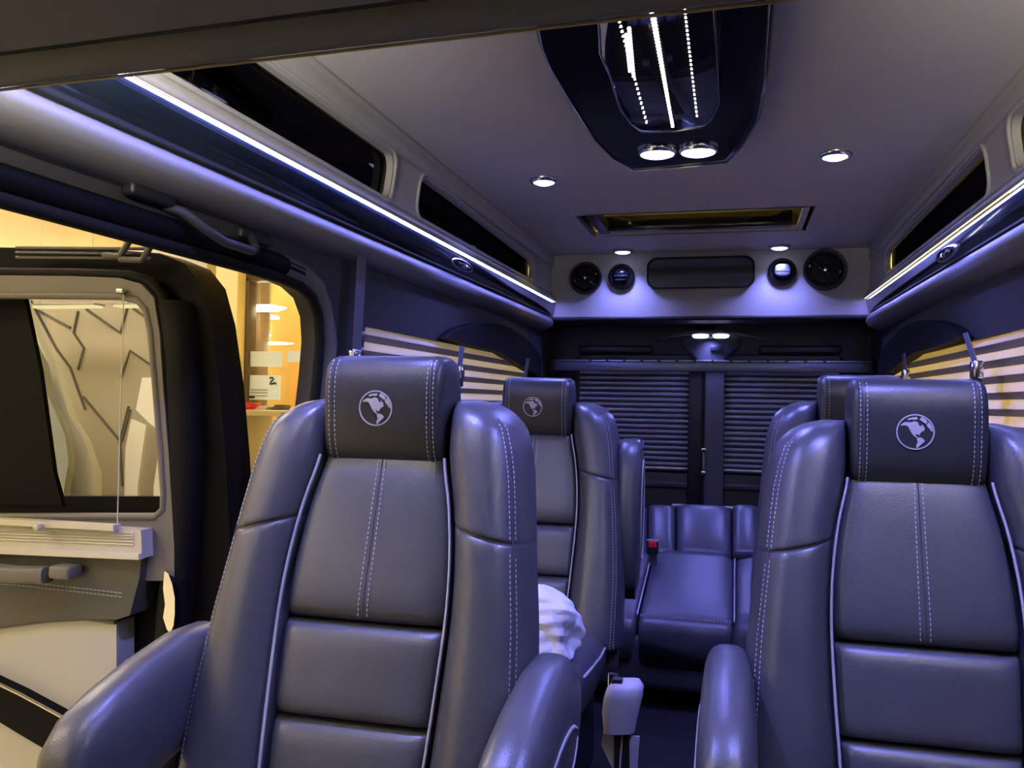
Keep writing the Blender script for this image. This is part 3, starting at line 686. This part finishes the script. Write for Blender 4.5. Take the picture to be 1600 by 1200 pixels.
def chair(loc, label, armL='down', armR='down', emblem=True, rz=0, cat='captain chair'):
    g = empty('captain_chair', loc, rz); tag(g, label, cat)
    # base
    box('pedestal', (0, -.22, .14), (.40, .40, .28), BLK, g, .02)
    # seat cushion
    def cr(y): return sring((0, y, .375), (1,0,0), (0,0,1), .262, .075*(1 if y > -.60 else .6), 4, 32)
    rr = [sring((0, y, z), (1,0,0), (0,0,1), a, b, 3.6, 36) for y, z, a, b in ((-.05,.375,.20,.06),(-.08,.38,.25,.078),(-.25,.385,.262,.082),(-.45,.392,.264,.088),(-.58,.392,.258,.090),(-.64,.388,.24,.080),(-.665,.38,.20,.055))]
    loft('seat_cushion', rr, LEA, g)
    cpts = [(-.20,-.66,.425),(-.255,-.56,.452),(-.262,-.35,.44),(-.255,-.10,.43)]
    for s in (-1, 1): tube('cushion_piping', [(s*abs(x), y, z-.018) for x, y, z in cpts], .004, PIPE, g, 6)
    # back shell
    shell = []
    for i in range(26):
        z = .34 + (1.085-.34)*i/25; a = wo_(z)-.012
        shell.append(sring((0, yf(z)+.095, z), (1,0,0), (0,1,0), a, .055 if i not in (0, 25) else .04, 5, 32))
    loft('back_shell', shell, LEAD, g, angle=60)
    # inserts
    yb = lambda x, z: yf(z)+.05 - .10*0
    def ins(nm, z0, z1, dep):
        P = lambda u, v: (u*wi(z0+(z1-z0)*(v+1)/2), z0+(z1-z0)*(v+1)/2 - .010*u*0)
        return pillow(nm, P, yb, dep, 9, 7, LEA, g, 22, 16), P
    up, Pu = ins('back_insert', .745, 1.035, .066); ins('back_insert', .596, .742, .064); ins('back_insert', .42, .593, .064)
    # centre twin stitching on the upper insert
    L = []
    for s in (-1, 1):
        L.append([pil_pt(Pu, yb, .066, 9, 7, s*.055, v/10, .0008) for v in range(-9, 10)])
    V = [pil_pt(Pu, yb, .066, 9, 7, 0, v/10, .0002) for v in range(-9, 10)]; tube('centre_seam', V, .0014, LEAD, g, 5)
    # bolsters
    for s in (-1, 1):
        def PB(z0, z1, tilt):
            def P(u, v):
                t = (v+1)/2; a = s*u      # a=+1 outer edge
                zz = z0+(z1-z0)*t
                zz += tilt[0]*(1-t)*a + tilt[1]*t*a
                zc = min(1.120, zz); i = wi(zc)+.001; o = wo_(zc)
                return (s*(i+(o-i)*(a+1)/2), zc)
            return P
        ybb = lambda x, z: yf(z)+.075
        dU = dL = .132; KU = (40, 4.0); KL = (9, 40)
        PUp = PB(.900, 1.120, (-.016, 0)); PLo = PB(.40, .8992, (0, -.016))
        pillow('bolster', PUp, ybb, dU, 2.7, KU, LEA, g, 22, 26); pillow('bolster', PLo, ybb, dL, 2.7, KL, LEA, g, 22, 36)
        pillow('seam_welt', PB(.884, .916, (-.016, -.016)), ybb, dU-.005, 2.7, 40, LEAD, g, 22, 8)
        for uu in (.70, .80):
            u = s*uu
            L.append([pil_pt(PUp, ybb, dU, 2.7, KU, u, v/12, .0006) for v in range(-11, 9)])
            L.append([pil_pt(PLo, ybb, dL, 2.7, KL, u, v/16, .0006) for v in range(-15, 16)])
        sm_ = [pil_pt(PUp, ybb, dU, 2.7, KU, s*.75, v/12, -.0003) for v in range(-11, 10)][::-1]+[pil_pt(PLo, ybb, dL, 2.7, KL, s*.75, v/16, -.0003) for v in range(15, -16, -1)]
        tube('bolster_seam', sm_, .0016, LEAD, g, 5)
        # light piping between insert and bolster
        pts = [Vector((s*(wi(z)+.004), yf(z)-.022, z)) for z in [.42+.02*i for i in range(31)]]
        tube('piping', pts, .0027, PIPE, g, 6)
        pts = [pil_pt(PLo, ybb, dL, 2.7, KL, s*a/8, .985, .001) for a in range(-6, 7)]
    # headrest: rounded profile swept sideways
    hz, hy = 1.098, -.005
    HK_ = .925
    xs = [-.120,-.1195,-.117,-.112,-.104,-.09,-.05,0,.05,.09,.104,.112,.117,.1195,.120]
    def hsc(x): return {.120:.55,.1195:.80,.117:.90,.112:.955,.104:.985}.get(abs(x), 1.0)
    rings = []
    for x in xs:
        q = hsc(x); ring = sring((x*HK_, hy+.012, hz), (0,1,0), (0,0,1), .064*q, .100*(1-(1-q)*.7), 3.2, 40)
        for p in ring:      # lean and fuller top
            p.y -= (p.z-hz)*.05
        rings.append(ring)
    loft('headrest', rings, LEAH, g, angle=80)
    def hfront(x, z):
        b = min(.999, abs(z-hz)/.100); return hy+.012 - .064*(1-b**3.2)**(1/3.2) - (z-hz)*.05
    for s in (-1, 1):
        for xx in (.086, .097):
            L.append([Vector((s*xx, hfront(0, hz+.1*math.sin(R(t)))+(.0 if xx < .09 else .0008)-.0006, hz+.1*math.sin(R(t)))) for t in range(-62, 76, 6)])
        tube('headrest_seam', [Vector((s*.0918, hfront(0, hz+.1*math.sin(R(t)))+.0006, hz+.1*math.sin(R(t)))) for t in range(-66, 82, 6)], .0014, LEAD, g, 5)
    for s in (-1, 1): tube('headrest_post', [(s*.06, .02, .97), (s*.06, .02, 1.03)], .006, CHR, g, 8)
    dashes('stitching', L, STI, g)
    if emblem:
        er = .031; ec = (-.008, hz+.006)
        def em(a, b, d): return Vector((ec[0]+a*er, hfront(0, ec[1]+b*er)-.0012+d, ec[1]+b*er))
        ring = [(math.cos(2*math.pi*i/40), math.sin(2*math.pi*i/40)) for i in range(40)]
        e = plate('globe_emblem', ring, [[(a*.93, b*.93) for a, b in ring]], em, .0012, EMB, g, 30)
        for nm, pl in GL.items(): plate('continent', [(a*.92, b*.92) for a, b in pl], [], em, .0012, EMB, e, 30)
    # armrests
    for s, st in ((-1, armL), (1, armR)):
        if st is None: continue
        ar = empty('armrest', (s*.318, -.02, .60 if st == 'down' else .565)); ar.parent = g
        prof = [(.00,.020,.050,.034),(-.02,.022,.075,.041),(-.06,.026,.090,.044),(-.14,.022,.096,.045),(-.24,.004,.096,.046),(-.32,-.014,.092,.046),(-.375,-.028,.084,.044),(-.405,-.040,.066,.039),(-.418,-.048,.042,.028)]
        rr = [sring((0, y, z), (1,0,0), (0,0,1), b, a, 3.0, 28) for y, z, a, b in prof]
        def rmap(p):
            if st == 'up': return Vector((p.x*.90-.026, -p.z*.9+.03, -p.y*1.10-.02))
            return p
        rr = [[rmap(p) for p in r_] for r_ in rr]
        loft('pad', rr, LEA, ar)
        for sx in (s,):
            ov = [(-.10+.04*math.cos(t)-.12+.10*math.cos(t), -.022+.046*math.sin(t)-.03*math.cos(t)*-.6) for t in [2*math.pi*i/20 for i in range(20)]]
            face = [rmap(Vector((sx*.0445, y, z))) for y, z in ov]
            tube('armrest_piping', face+[face[0]], .0035, PIPE, ar, 6)
            nvv = len(face); V = [p+Vector((sx*.0012,0,0)) for p in face]+[p-Vector((sx*.006,0,0)) for p in face]
            mk('side_panel', V, [tuple(range(nvv)), tuple(range(nvv, 2*nvv))]+[(i, (i+1) % nvv, nvv+(i+1) % nvv, nvv+i) for i in range(nvv)], LEAD, ar, False)
        if st == 'up':
            pass
        er_ = [rmap(p) for p in sring((0, -.400, -.038), (1,0,0), (0,.25,1), .0415, .071, 3.0, 28)]; tube('end_piping', er_+[er_[0]], .003, LEAD, ar, 6)
        loft('pivot', [sring((-s*x, .0 if st == 'down' else .02, .02 if st == 'down' else -.02), (0,1,0), (0,0,1), .035, .035, 2, 18) for x in (.0, .06)], BLK, ar, angle=50)
    return g
c1 = chair((-.598, 1.455, 0), 'slate leather captain chair with globe headrest, beside the open side door')
c2 = chair((.312, 1.69, -.025), 'slate leather captain chair with globe headrest, across the aisle from the open door')
c3 = chair((-.612, 2.72, 0), 'slate leather captain chair with raised armrest and paper bag on its seat', armR='up')
c4 = chair((.345, 2.66, .015), 'slate leather captain chair half hidden behind the one across the aisle', emblem=False, armL=None)

# ------------------------------------------------------------------ rear bench
g = empty('rear_bench', (XC, 3.55, 0)); tag(g, 'slate leather rear bench with reclined tufted back between the chairs', 'bench seat')
def bq(u, v, y): p = at_y(u, v, y); return p - g.location
zf, zb = bq(1075, 968, 3.22).z, bq(1075, 864, 3.82).z
def hp(name, x0, x1, m=LEA):      # sloping cushion panel
    rings = []
    for y, k, a in ((3.84,.0,.8),(3.80,.0,1),(3.6,0,1),(3.4,0,1),(3.27,0,1),(3.225,-.006,1),(3.205,-.022,.97),(3.20,-.05,.95)):
        t = (3.82-y)/(3.82-3.22); zt = zb+(zf-zb)*t + k
        rings.append(sring(((x0+x1)/2-XC, y-3.55, zt-.06), (1,0,0), (0,0,1), (x1-x0)/2*a, .06, 7, 32))
    return loft(name, rings, m, g)
xa, xb = bq(998, 960, 3.25).x+XC, bq(1146, 965, 3.25).x+XC
hp('seat_cushion', xa, xb); hp('seat_cushion', xa-.52, xa-.006); hp('seat_cushion', xb+.006, xb+.56)
for xx in (xa-.003, xb+.003):
    tube('cushion_piping', [(xx-XC, y-3.55, zb+(zf-zb)*(3.82-y)/.6+.003) for y in (3.78,3.6,3.4,3.26,3.22)], .0035, PIPE, g, 6)
dl_ = []
for dy in (0, .016):
    dl_.append([Vector((xa-XC+.01+(xb-xa-.02)*i/8, 3.232-dy-3.55+.008, zf+.0015-dy*.12)) for i in range(9)])
dashes('stitching', dl_, STI, g, n=(0,0,1), step=.011, ln=.007, wd=.002)
box('front_panel', (0, 3.26-3.55, zf-.17), (1.36, .10, .20), LEAD, g, .03, 3)
box('bench_base', (0, 3.55-3.55+.05, .12), (1.30, .45, .22), BLK, g, .02)
# tufted reclined back: separate panels
us = [(960, 1012), (1012, 1056), (1056, 1144), (1144, 1186), (1186, 1240)]
y0b, y1b = 3.84, 4.12
for (ua, ub) in us:
    p0, p1 = bq(ua, 864, y0b), bq(ub, 864, y0b); q0, q1 = bq(ua, 787, y1b), bq(ub, 787, y1b)
    rr = []
    for t, a in ((0,.75),(.04,.93),(.12,1),(.3,1),(.5,1.0),(.7,1),(.88,1),(.97,.92),(1,.75)):
        c_ = ((p0+p1)/2).lerp((q0+q1)/2, t); hwid = ((p1-p0).length*(1-t)+(q1-q0).length*t)/2-.002
        nrm = Vector((0, -.55, .83))
        rr.append(sring(c_-nrm*.045, (1,0,0), nrm, hwid*(.96+.04*a), .05*a*(1+.18*math.sin(math.pi*t)), 3.4, 24))
    loft('back_panel', rr, LEA, g)
# bolster stump and piping of right side of bench
p = bq(1165, 900, 3.5)
# red buckles
def buckle(lab, p, s=1.0):
    b = empty('seat_belt_buckle', p); tag(b, lab, 'buckle')
    box('housing', (0, 0, 0), (.046*s, .035*s, .055*s), BLK, b, .008, 3); box('button', (0, -.013*s, .014*s), (.034*s, .014*s, .026*s), RED, b, .004)
    box('frame', (0, .0, .029*s), (.048*s, .028*s, .006*s), SATIN, b, .002); ribbon('strap', [(0,.01,-.02*s), (0,.02,-.08*s)], (.035*s,0,0), .004, WEB, b)
buckle('red seat belt buckle at the back edge of the rear bench cushion', at_y(1020, 855, 3.66))
buckle('red seat belt buckle poking up by the armrest across the aisle from the open door', at_y(1150, 1040, 1.76), .75)
# bolster end block on bench right
loft('side_bolster', [sring(bq(1166, 975, 3.18)+Vector((.0,d,-.13)), (1,0,0), (0,0,1), .05, z, 3, 20) for d, z in ((0,.09),(.02,.13),(.10,.14),(.30,.13))], LEAD, g)

# big grey buckle arm between left chair and aisle
g = empty('belt_latch', at_y(975, 1160, 1.72)); tag(g, 'pale grey plastic belt latch on a stalk in the aisle', 'belt latch')
LAT = mat('latch_grey', (.42,.42,.48), .5)
o = g.location
def lp(u, v, y=1.72): return at_y(u, v, y)-o
rr = []
for (u, v, a, b) in ((968, 1142, .030, .022), (970, 1110, .036, .026), (974, 1088, .038, .030), (977, 1074, .036, .030), (979, 1064, .026, .022)):
    rr.append(sring(lp(u, v), Rt, (0,1,0), a, b, 3.4, 24))
loft('housing', rr, LAT, g, angle=70)
box('slot', lp(966, 1068)+Vector((0,-.012,.006)), (.020, .02, .018), BLK, g, .003)
loft('tongue', [sring(lp(958, 1062)+Vector((0,0,.012*k)), (1,0,0), (0,1,0), .010, .006, 4, 12) for k in (-1, 1)], CHR, g, angle=40)
ribbon('strap', [lp(960, 1136), lp(955, 1165), lp(972, 1200), lp(982, 1290)], (.040, 0, 0), .004, LAT, g)
ribbon('strap', [lp(985, 1150), lp(982, 1190), lp(978, 1290)], (.035, .01, 0), .004, LAT, g)
ribbon('stalk', [lp(972, 1140), lp(972, 1180), lp(972, 1420)], (.030, 0, 0), .012, BLK, g)

# paper bag on the chair behind
from mathutils import noise
g0 = at_y(862, 1022, 2.19); rings = []
prof = [(1021, 822, 896), (1012, 816, 899), (995, 813, 901), (975, 812, 902), (958, 813, 900), (946, 816, 893), (936, 820, 883), (926, 824, 868), (918, 830, 858), (914, 834, 853)]
rb = random.Random(5)
CR = [(Vector((rb.uniform(-1,1), rb.uniform(-1,1), rb.uniform(-1,1))).normalized(), f, rb.random(), am) for f, am in ((7,.020),(9,.018),(12,.014),(15,.012),(19,.009),(26,.007),(33,.005))]
def crum(p): return sum(am*(abs((p.dot(d_)*f + ph) % 1.0 - .5)*2-.5) for d_, f, ph, am in CR)
for i in range(48):
    t = i/47; v = sm(t*9, [(j, q[0]) for j, q in enumerate(prof)]); ua = sm(t*9, [(j, q[1]) for j, q in enumerate(prof)]); ub = sm(t*9, [(j, q[2]) for j, q in enumerate(prof)])
    a, b = at_y(ua, v, 2.19), at_y(ub, v, 2.19); c_ = (a+b)/2; rx = (b.x-a.x)/2; ry = .068*(1-.75*t**2)
    ring = []
    for k in range(96):
        th = 2*math.pi*k/96; d = Vector((math.copysign(abs(math.cos(th))**.7, math.cos(th))*rx, math.copysign(abs(math.sin(th))**.7, math.sin(th))*ry, 0))
        p = c_-g0+d; n = d.normalized(); q = crum(p)
        ring.append(p - n*q*(1 if 0 < i else .3))
    rings.append(ring)
bag = loft('paper_bag', rings, PAPER, None, smooth=True, angle=25); bag.location = g0
tag(bag, 'crumpled white paper bag on the seat of the chair with the raised armrest', 'bag')

# ------------------------------------------------------------------ showroom around the van
WARM = (1.0, .86, .62)
SH0, SH1, SZ0, SZ1 = -9.0, 8.0, -.65, 3.6
PLAS = mat('showroom_cream', (.80, .70, .50), .7, var=.05, vscale=2)
tag(box('floor_showroom', ((SH0+SH1)/2, 3, SZ0-.05), (SH1-SH0, 18, .1), mat('showroom_tile', (.62,.58,.48), .3, var=.05), bev=0), kind='structure')
tag(box('ceiling_showroom', ((SH0+SH1)/2, 3, SZ1+.05), (SH1-SH0, 18, .1), PLAS, bev=0), kind='structure')
tag(box('wall_showroom_rear', ((SH0+SH1)/2, 12, 1.5), (SH1-SH0, .1, 4.4), PLAS, bev=0), kind='structure')
tag(box('wall_showroom_front', ((SH0+SH1)/2, -6, 1.5), (SH1-SH0, .1, 4.4), mat('showroom_grey', (.5,.47,.4), .7), bev=0), kind='structure')
tag(box('wall_showroom_left', (SH0, 3, 1.5), (.1, 18, 4.4), PLAS, bev=0), kind='structure')
tag(box('wall_showroom_right', (SH1, 3, 1.5), (.1, 18, 4.4), mat('showroom_yellow', (.95,.76,.10), .7), bev=0), kind='structure')
PAN = glow('ceiling_panel_warm', WARM, 45)
k = 0
PANY = glow('ceiling_panel_yellow', (1.0, .78, .20), 48)
for x in (-6.5, -4.2, 2.8, 5.4):
    for y in (-4, -.5, 3.0, 7.9, 10.4):
        g = empty('showroom_light', (x, y, SZ1)); tag(g, 'warm white light panel on the showroom ceiling outside the open door' if x < 0 else 'yellow light panel on the showroom ceiling outside the closed wall', 'ceiling light', 'showroom panels outside the open door' if x < 0 else 'showroom panels outside the closed wall')
        box('diffuser', (0, 0, -.03), (1.1, .6, .03), PAN if x < 0 else PANY, g, 0); box('frame', (0, 0, -.012), (1.18, .68, .03), SATIN, g, .004)
# chevron panelled display wall behind the door window
CW = mat('display_wall', (.44,.40,.32), .55, var=.04, vscale=1.5)
CY = 4.6
x0, x1 = at_y(-300, 600, CY).x, at_y(318, 600, CY).x
wz1 = at_y(120, 388, CY).z
g = empty('display_wall', ((x0+x1)/2, CY, SZ0)); tag(g, 'beige display wall with zigzag grooves seen through the door window', 'wall panel')
o = g.location
box('board', (0, .06, (wz1-SZ0)/2), (x1-x0, .1, wz1-SZ0), CW, g, .01)
GRV = mat('groove_dark', (.06,.055,.05), .6)
for ln in ([(48, 470), (88, 545), (110, 575), (125, 618), (133, 640)], [(122, 486), (115, 520), (131, 544), (122, 578)], [(60, 485), (110, 512)], [(135, 483), (188, 520), (203, 465)], [(206, 480), (237, 502)],
           [(189, 590), (203, 548), (250, 580)], [(130, 620), (187, 688), (201, 635)], [(203, 640), (190, 690)], [(187, 688), (191, 760)]):
    tube('groove', [at_y(u, v, CY+.004)-o for u, v in ln], .008, GRV, g, 6)
# wavy draped curtains in front of display wall
CUR = mat('drape_grey', (.62,.64,.62), .7, var=.06)
for nm, px, yy, lab in (('drape', [(36, 466), (60, 540), (92, 590), (112, 650), (132, 690), (146, 740), (146, 775), (140, 1120), (20, 1120), (20, 466)], 4.2, 'pale grey drape with a wavy edge beside the display wall'),
                        ('drape', [(30, 500), (62, 570), (72, 615), (90, 645), (106, 680), (111, 720), (104, 765), (95, 1130), (20, 1130)], 4.05, 'darker grey drape with a rounded edge in front of the pale drape')):
    pts = [at_y(u, v, yy) for u, v in px]; oo = pts[0].copy(); 
    d = plate(nm, [(p.x-oo.x, p.z-oo.z) for p in pts], [], lambda a, b, dd: Vector((a, dd+.02*math.sin(a*14), b)), .05, CUR if yy > 4.1 else mat('drape_slate', (.30,.33,.33), .7), None, 30)
    d.location = oo; tag(d, lab, 'drape')
for (u0, u1, v, lab) in ((52, 153, 478, 'long warm pendant light panel before the display wall'), (185, 236, 477, 'short warm pendant light panel before the display wall')):  # added glowing panels in place of yellow light reflected in the door glass
    a, b = at_y(u0, v, 4.35), at_y(u1, v, 4.35); c_ = (a+b)/2
    g = empty('pendant_panel', c_); tag(g, lab, 'ceiling light')
    box('diffuser', (0,0,-.006), (b.x-a.x, .09, .012), glow('pendant_glow', (1.0,.86,.42), 1.6), g, 0); box('tray', (0,0,.006), (b.x-a.x+.02, .10, .010), SATIN, g, .002)
    for s in (-1, 1): tube('wire', [(s*(b.x-a.x)*.4, 0, .01), (s*(b.x-a.x)*.4, 0, SZ1-c_.z)], .002, SATIN, g, 5)
# white panels in place of diagonal light reflected in the door glass
for k, px in enumerate(([(222, 590), (248, 590), (258, 680), (232, 660), (212, 640)], [(205, 655), (228, 665), (215, 760), (208, 1090), (186, 1090), (196, 700)], [(250, 690), (262, 690), (262, 1090), (234, 1090), (240, 760)])):
    pts = [at_y(u, v, 4.45) for u, v in px]; oo = pts[0].copy()
    d = plate('banner', [(p.x-oo.x, p.z-oo.z) for p in pts], [], lambda a, b, dd: Vector((a, dd, b)), .02, mat('banner_white_%d' % k, (.93,.93,.91), .5), None, 30)
    d.location = oo; tag(d, ['short white angled banner at the top by the display wall', 'tall white slanted banner beside the zigzag groove', 'tall white banner at the edge of the door window'][k], 'banner')
# glazed office seen through the gap behind the door
OY = 6.2
def ob_(nm, u0, v0, u1, v1, y, th, m, lab=None, cat=None, bev=.006, grp=None):
    a, b = at_y(u0, v0, y), at_y(u1, v1, y)
    o = box(nm, (0,0,0), (abs(b.x-a.x), th, abs(b.z-a.z)), m, None, bev); o.location = ((a.x+b.x)/2, y, (a.z+b.z)/2)
    if lab: tag(o, lab, cat, grp)
    return o
CRM = mat('column_cream', (.85,.72,.42), .6); BRN = mat('post_brown', (.10,.06,.035), .5); ORG = mat('office_wood', (.80,.46,.10), .5, var=.10, vscale=2)
ob_('cream_column', 340, 425, 372, 1000, OY-.05, .25, CRM, 'cream column beside the office glazing', 'column')
ob_('dark_column', 328, 425, 353, 1000, OY+.3, .25, mat('post_olive', (.16,.15,.09), .6), 'dark olive column behind the cream column', 'column')
ob_('window_post', 374, 436, 383, 1000, OY, .12, BRN, 'thin dark brown office window post', 'post')
ob_('window_post', 387, 438, 402, 1000, OY+.5, .15, mat('post_taupe', (.20,.13,.08), .6), 'wide taupe post behind the office glass', 'post')
ob_('office_wall', 385, 430, 640, 1000, OY+2.2, .1, ORG, 'orange wooden office wall behind the glazing', 'office wall')
ob_('office_beam', 372, 424, 640, 436, OY, .12, BRN, 'brown beam over the office glazing', 'beam')
ob_('office_cabinet', 402, 440, 432, 895, OY+1.6, .4, mat('cabinet_yellow', (.75,.56,.20), .5), 'tall yellow office cabinet behind the papers', 'cabinet')
g2 = ob_('office_glass', 396, 436, 640, 1000, OY+.02, .01, CLEAR, 'clear office window glass behind the open door', 'glass pane', bev=0)
OFL = glow('office_lamp', (1.0,.86,.50), 22)
for k, (u0, v0, u1, v1, y) in enumerate(((386, 477, 446, 486, OY+.25), (413, 493, 435, 498, OY+1.2), (402, 520, 420, 525, OY+.95), (411, 535, 458, 538, OY+.71))):
    a, b = at_y(u0, v0, y), at_y(u1, v1, y); cc = (a+b)/2
    g = empty('office_light', cc); tag(g, ['long bright office light below the beam', 'small bright office light beside the cabinet', 'round bright office light over the cabinet', 'thin office light above the blue-white papers'][k], 'ceiling light')
    L_ = b.x-a.x; H_ = abs(a.z-b.z)
    loft('tube_diffuser', [sring((x, 0, 0), (0,1,0), (0,0,1), .10*q, H_/2*q, 3, 14) for x, q in ((-L_/2, .3), (-L_*.4, 1), (L_*.2, 1), (L_/2, .15))], OFL, g)
    box('lamp_cap', (-L_*.3, 0, H_*.5), (.05, .05, .02), SATIN, g, .004); tube('hanging_rod', [(-L_*.3, 0, H_*.4), (-L_*.3, 0, SZ1-cc.z)], .008, SATIN, g, 6)
PAPB = mat('notice_bluewhite', (.72,.84,.92), .5)
for (u0, v0, u1, v1, lab) in ((384, 549, 441, 573, 'wide blue-white notice taped on the office glass'), (386, 586, 438, 625, 'large blue-white notice with handwriting under the wide notice'), (449, 548, 470, 566, 'small notice on the office glass beside the wide notice')):
    a, b = at_y(u0, v0, OY-.02), at_y(u1, v1, OY-.02)
    g = empty('notice', ((a.x+b.x)/2, OY-.02, (a.z+b.z)/2)); tag(g, lab, 'notice')
    W_, H_ = b.x-a.x, a.z-b.z
    box('sheet', (0,0,0), (W_, .004, H_), PAPB, g, 0)
    if v0 == 586:
        zz = [(.18,.38),(.26,.42),(.30,.36),(.22,.24),(.20,.14),(.28,.16),(.34,.20),(.38,.14)]
        tube('handwriting', [(a_*W_, -.006, b_*H_) for a_, b_ in zz], .006, BLK, g, 5)
        for k in range(3): box('printed_line', (-.12*W_, -.004, (-.1-.12*k)*H_), (.5*W_, .003, .012), mat('ink_grey_%d' % k, (.35,.38,.40), .6), g, 0)
        box('printed_block', (-.36*W_, -.004, -.40*H_), (.22*W_, .003, .10*H_), BLK, g, 0)
# desk with papers and a little clutter
a, b = at_y(376, 640, OY-.5), at_y(480, 640, OY-.5)
DW = b.x-a.x
g = empty('desk', ((a.x+b.x)/2, OY-.4, SZ0)); tag(g, 'cream counter in front of the office glazing', 'counter')
hz_ = a.z-SZ0
box('top', (0, 0, hz_-.02), (DW, .5, .04), mat('counter_cream', (.82,.74,.55), .4), g, .006)
for s in (-1, 1): box('leg', (s*(DW/2-.06), 0, (hz_-.04)/2), (.06, .4, hz_-.04), mat('leg_cream', (.7,.62,.45), .5), g, .006)
box('shelf', (0, 0, hz_*.72), (DW-.12, .4, .03), mat('shelf_cream', (.75,.68,.5), .5), g, .004)
for (u, v, sx, sz, m, lab) in ((392, 632, .09, .05, RED, 'red folded leaflet stack on the counter'), (416, 634, .09, .03, PAPER, 'white paper stack on the counter beside the red leaflets'), (440, 634, .08, .04, DGREY, 'dark small box at the end of the counter')):
    p = at_y(u, v, OY-.45); z = SZ0+hz_+.002
    q = empty('leaflet_stack', (p.x, OY-.45, z)); tag(q, lab, 'stack')
    for k in range(3): box('sheet', (.01*k-.01, 0, sz*(k+.5)/3), (sx, .12, sz/3-.002), m, q, .002, rot=Matrix.Rotation(R(8*k-8), 3, 'Z'))
# pale parked car body low in the gap
rr = []
a = at_y(390, 690, 4.9)
for (dx, h) in ((-.5,.10),(-.42,.20),(-.2,.27),(.1,.30),(.5,.30),(.9,.24)):
    rr.append(sring((dx, 0, -.30+h*.5), (0,1,0), (0,0,1), .5, .25+h*.35, 3.2, 24))
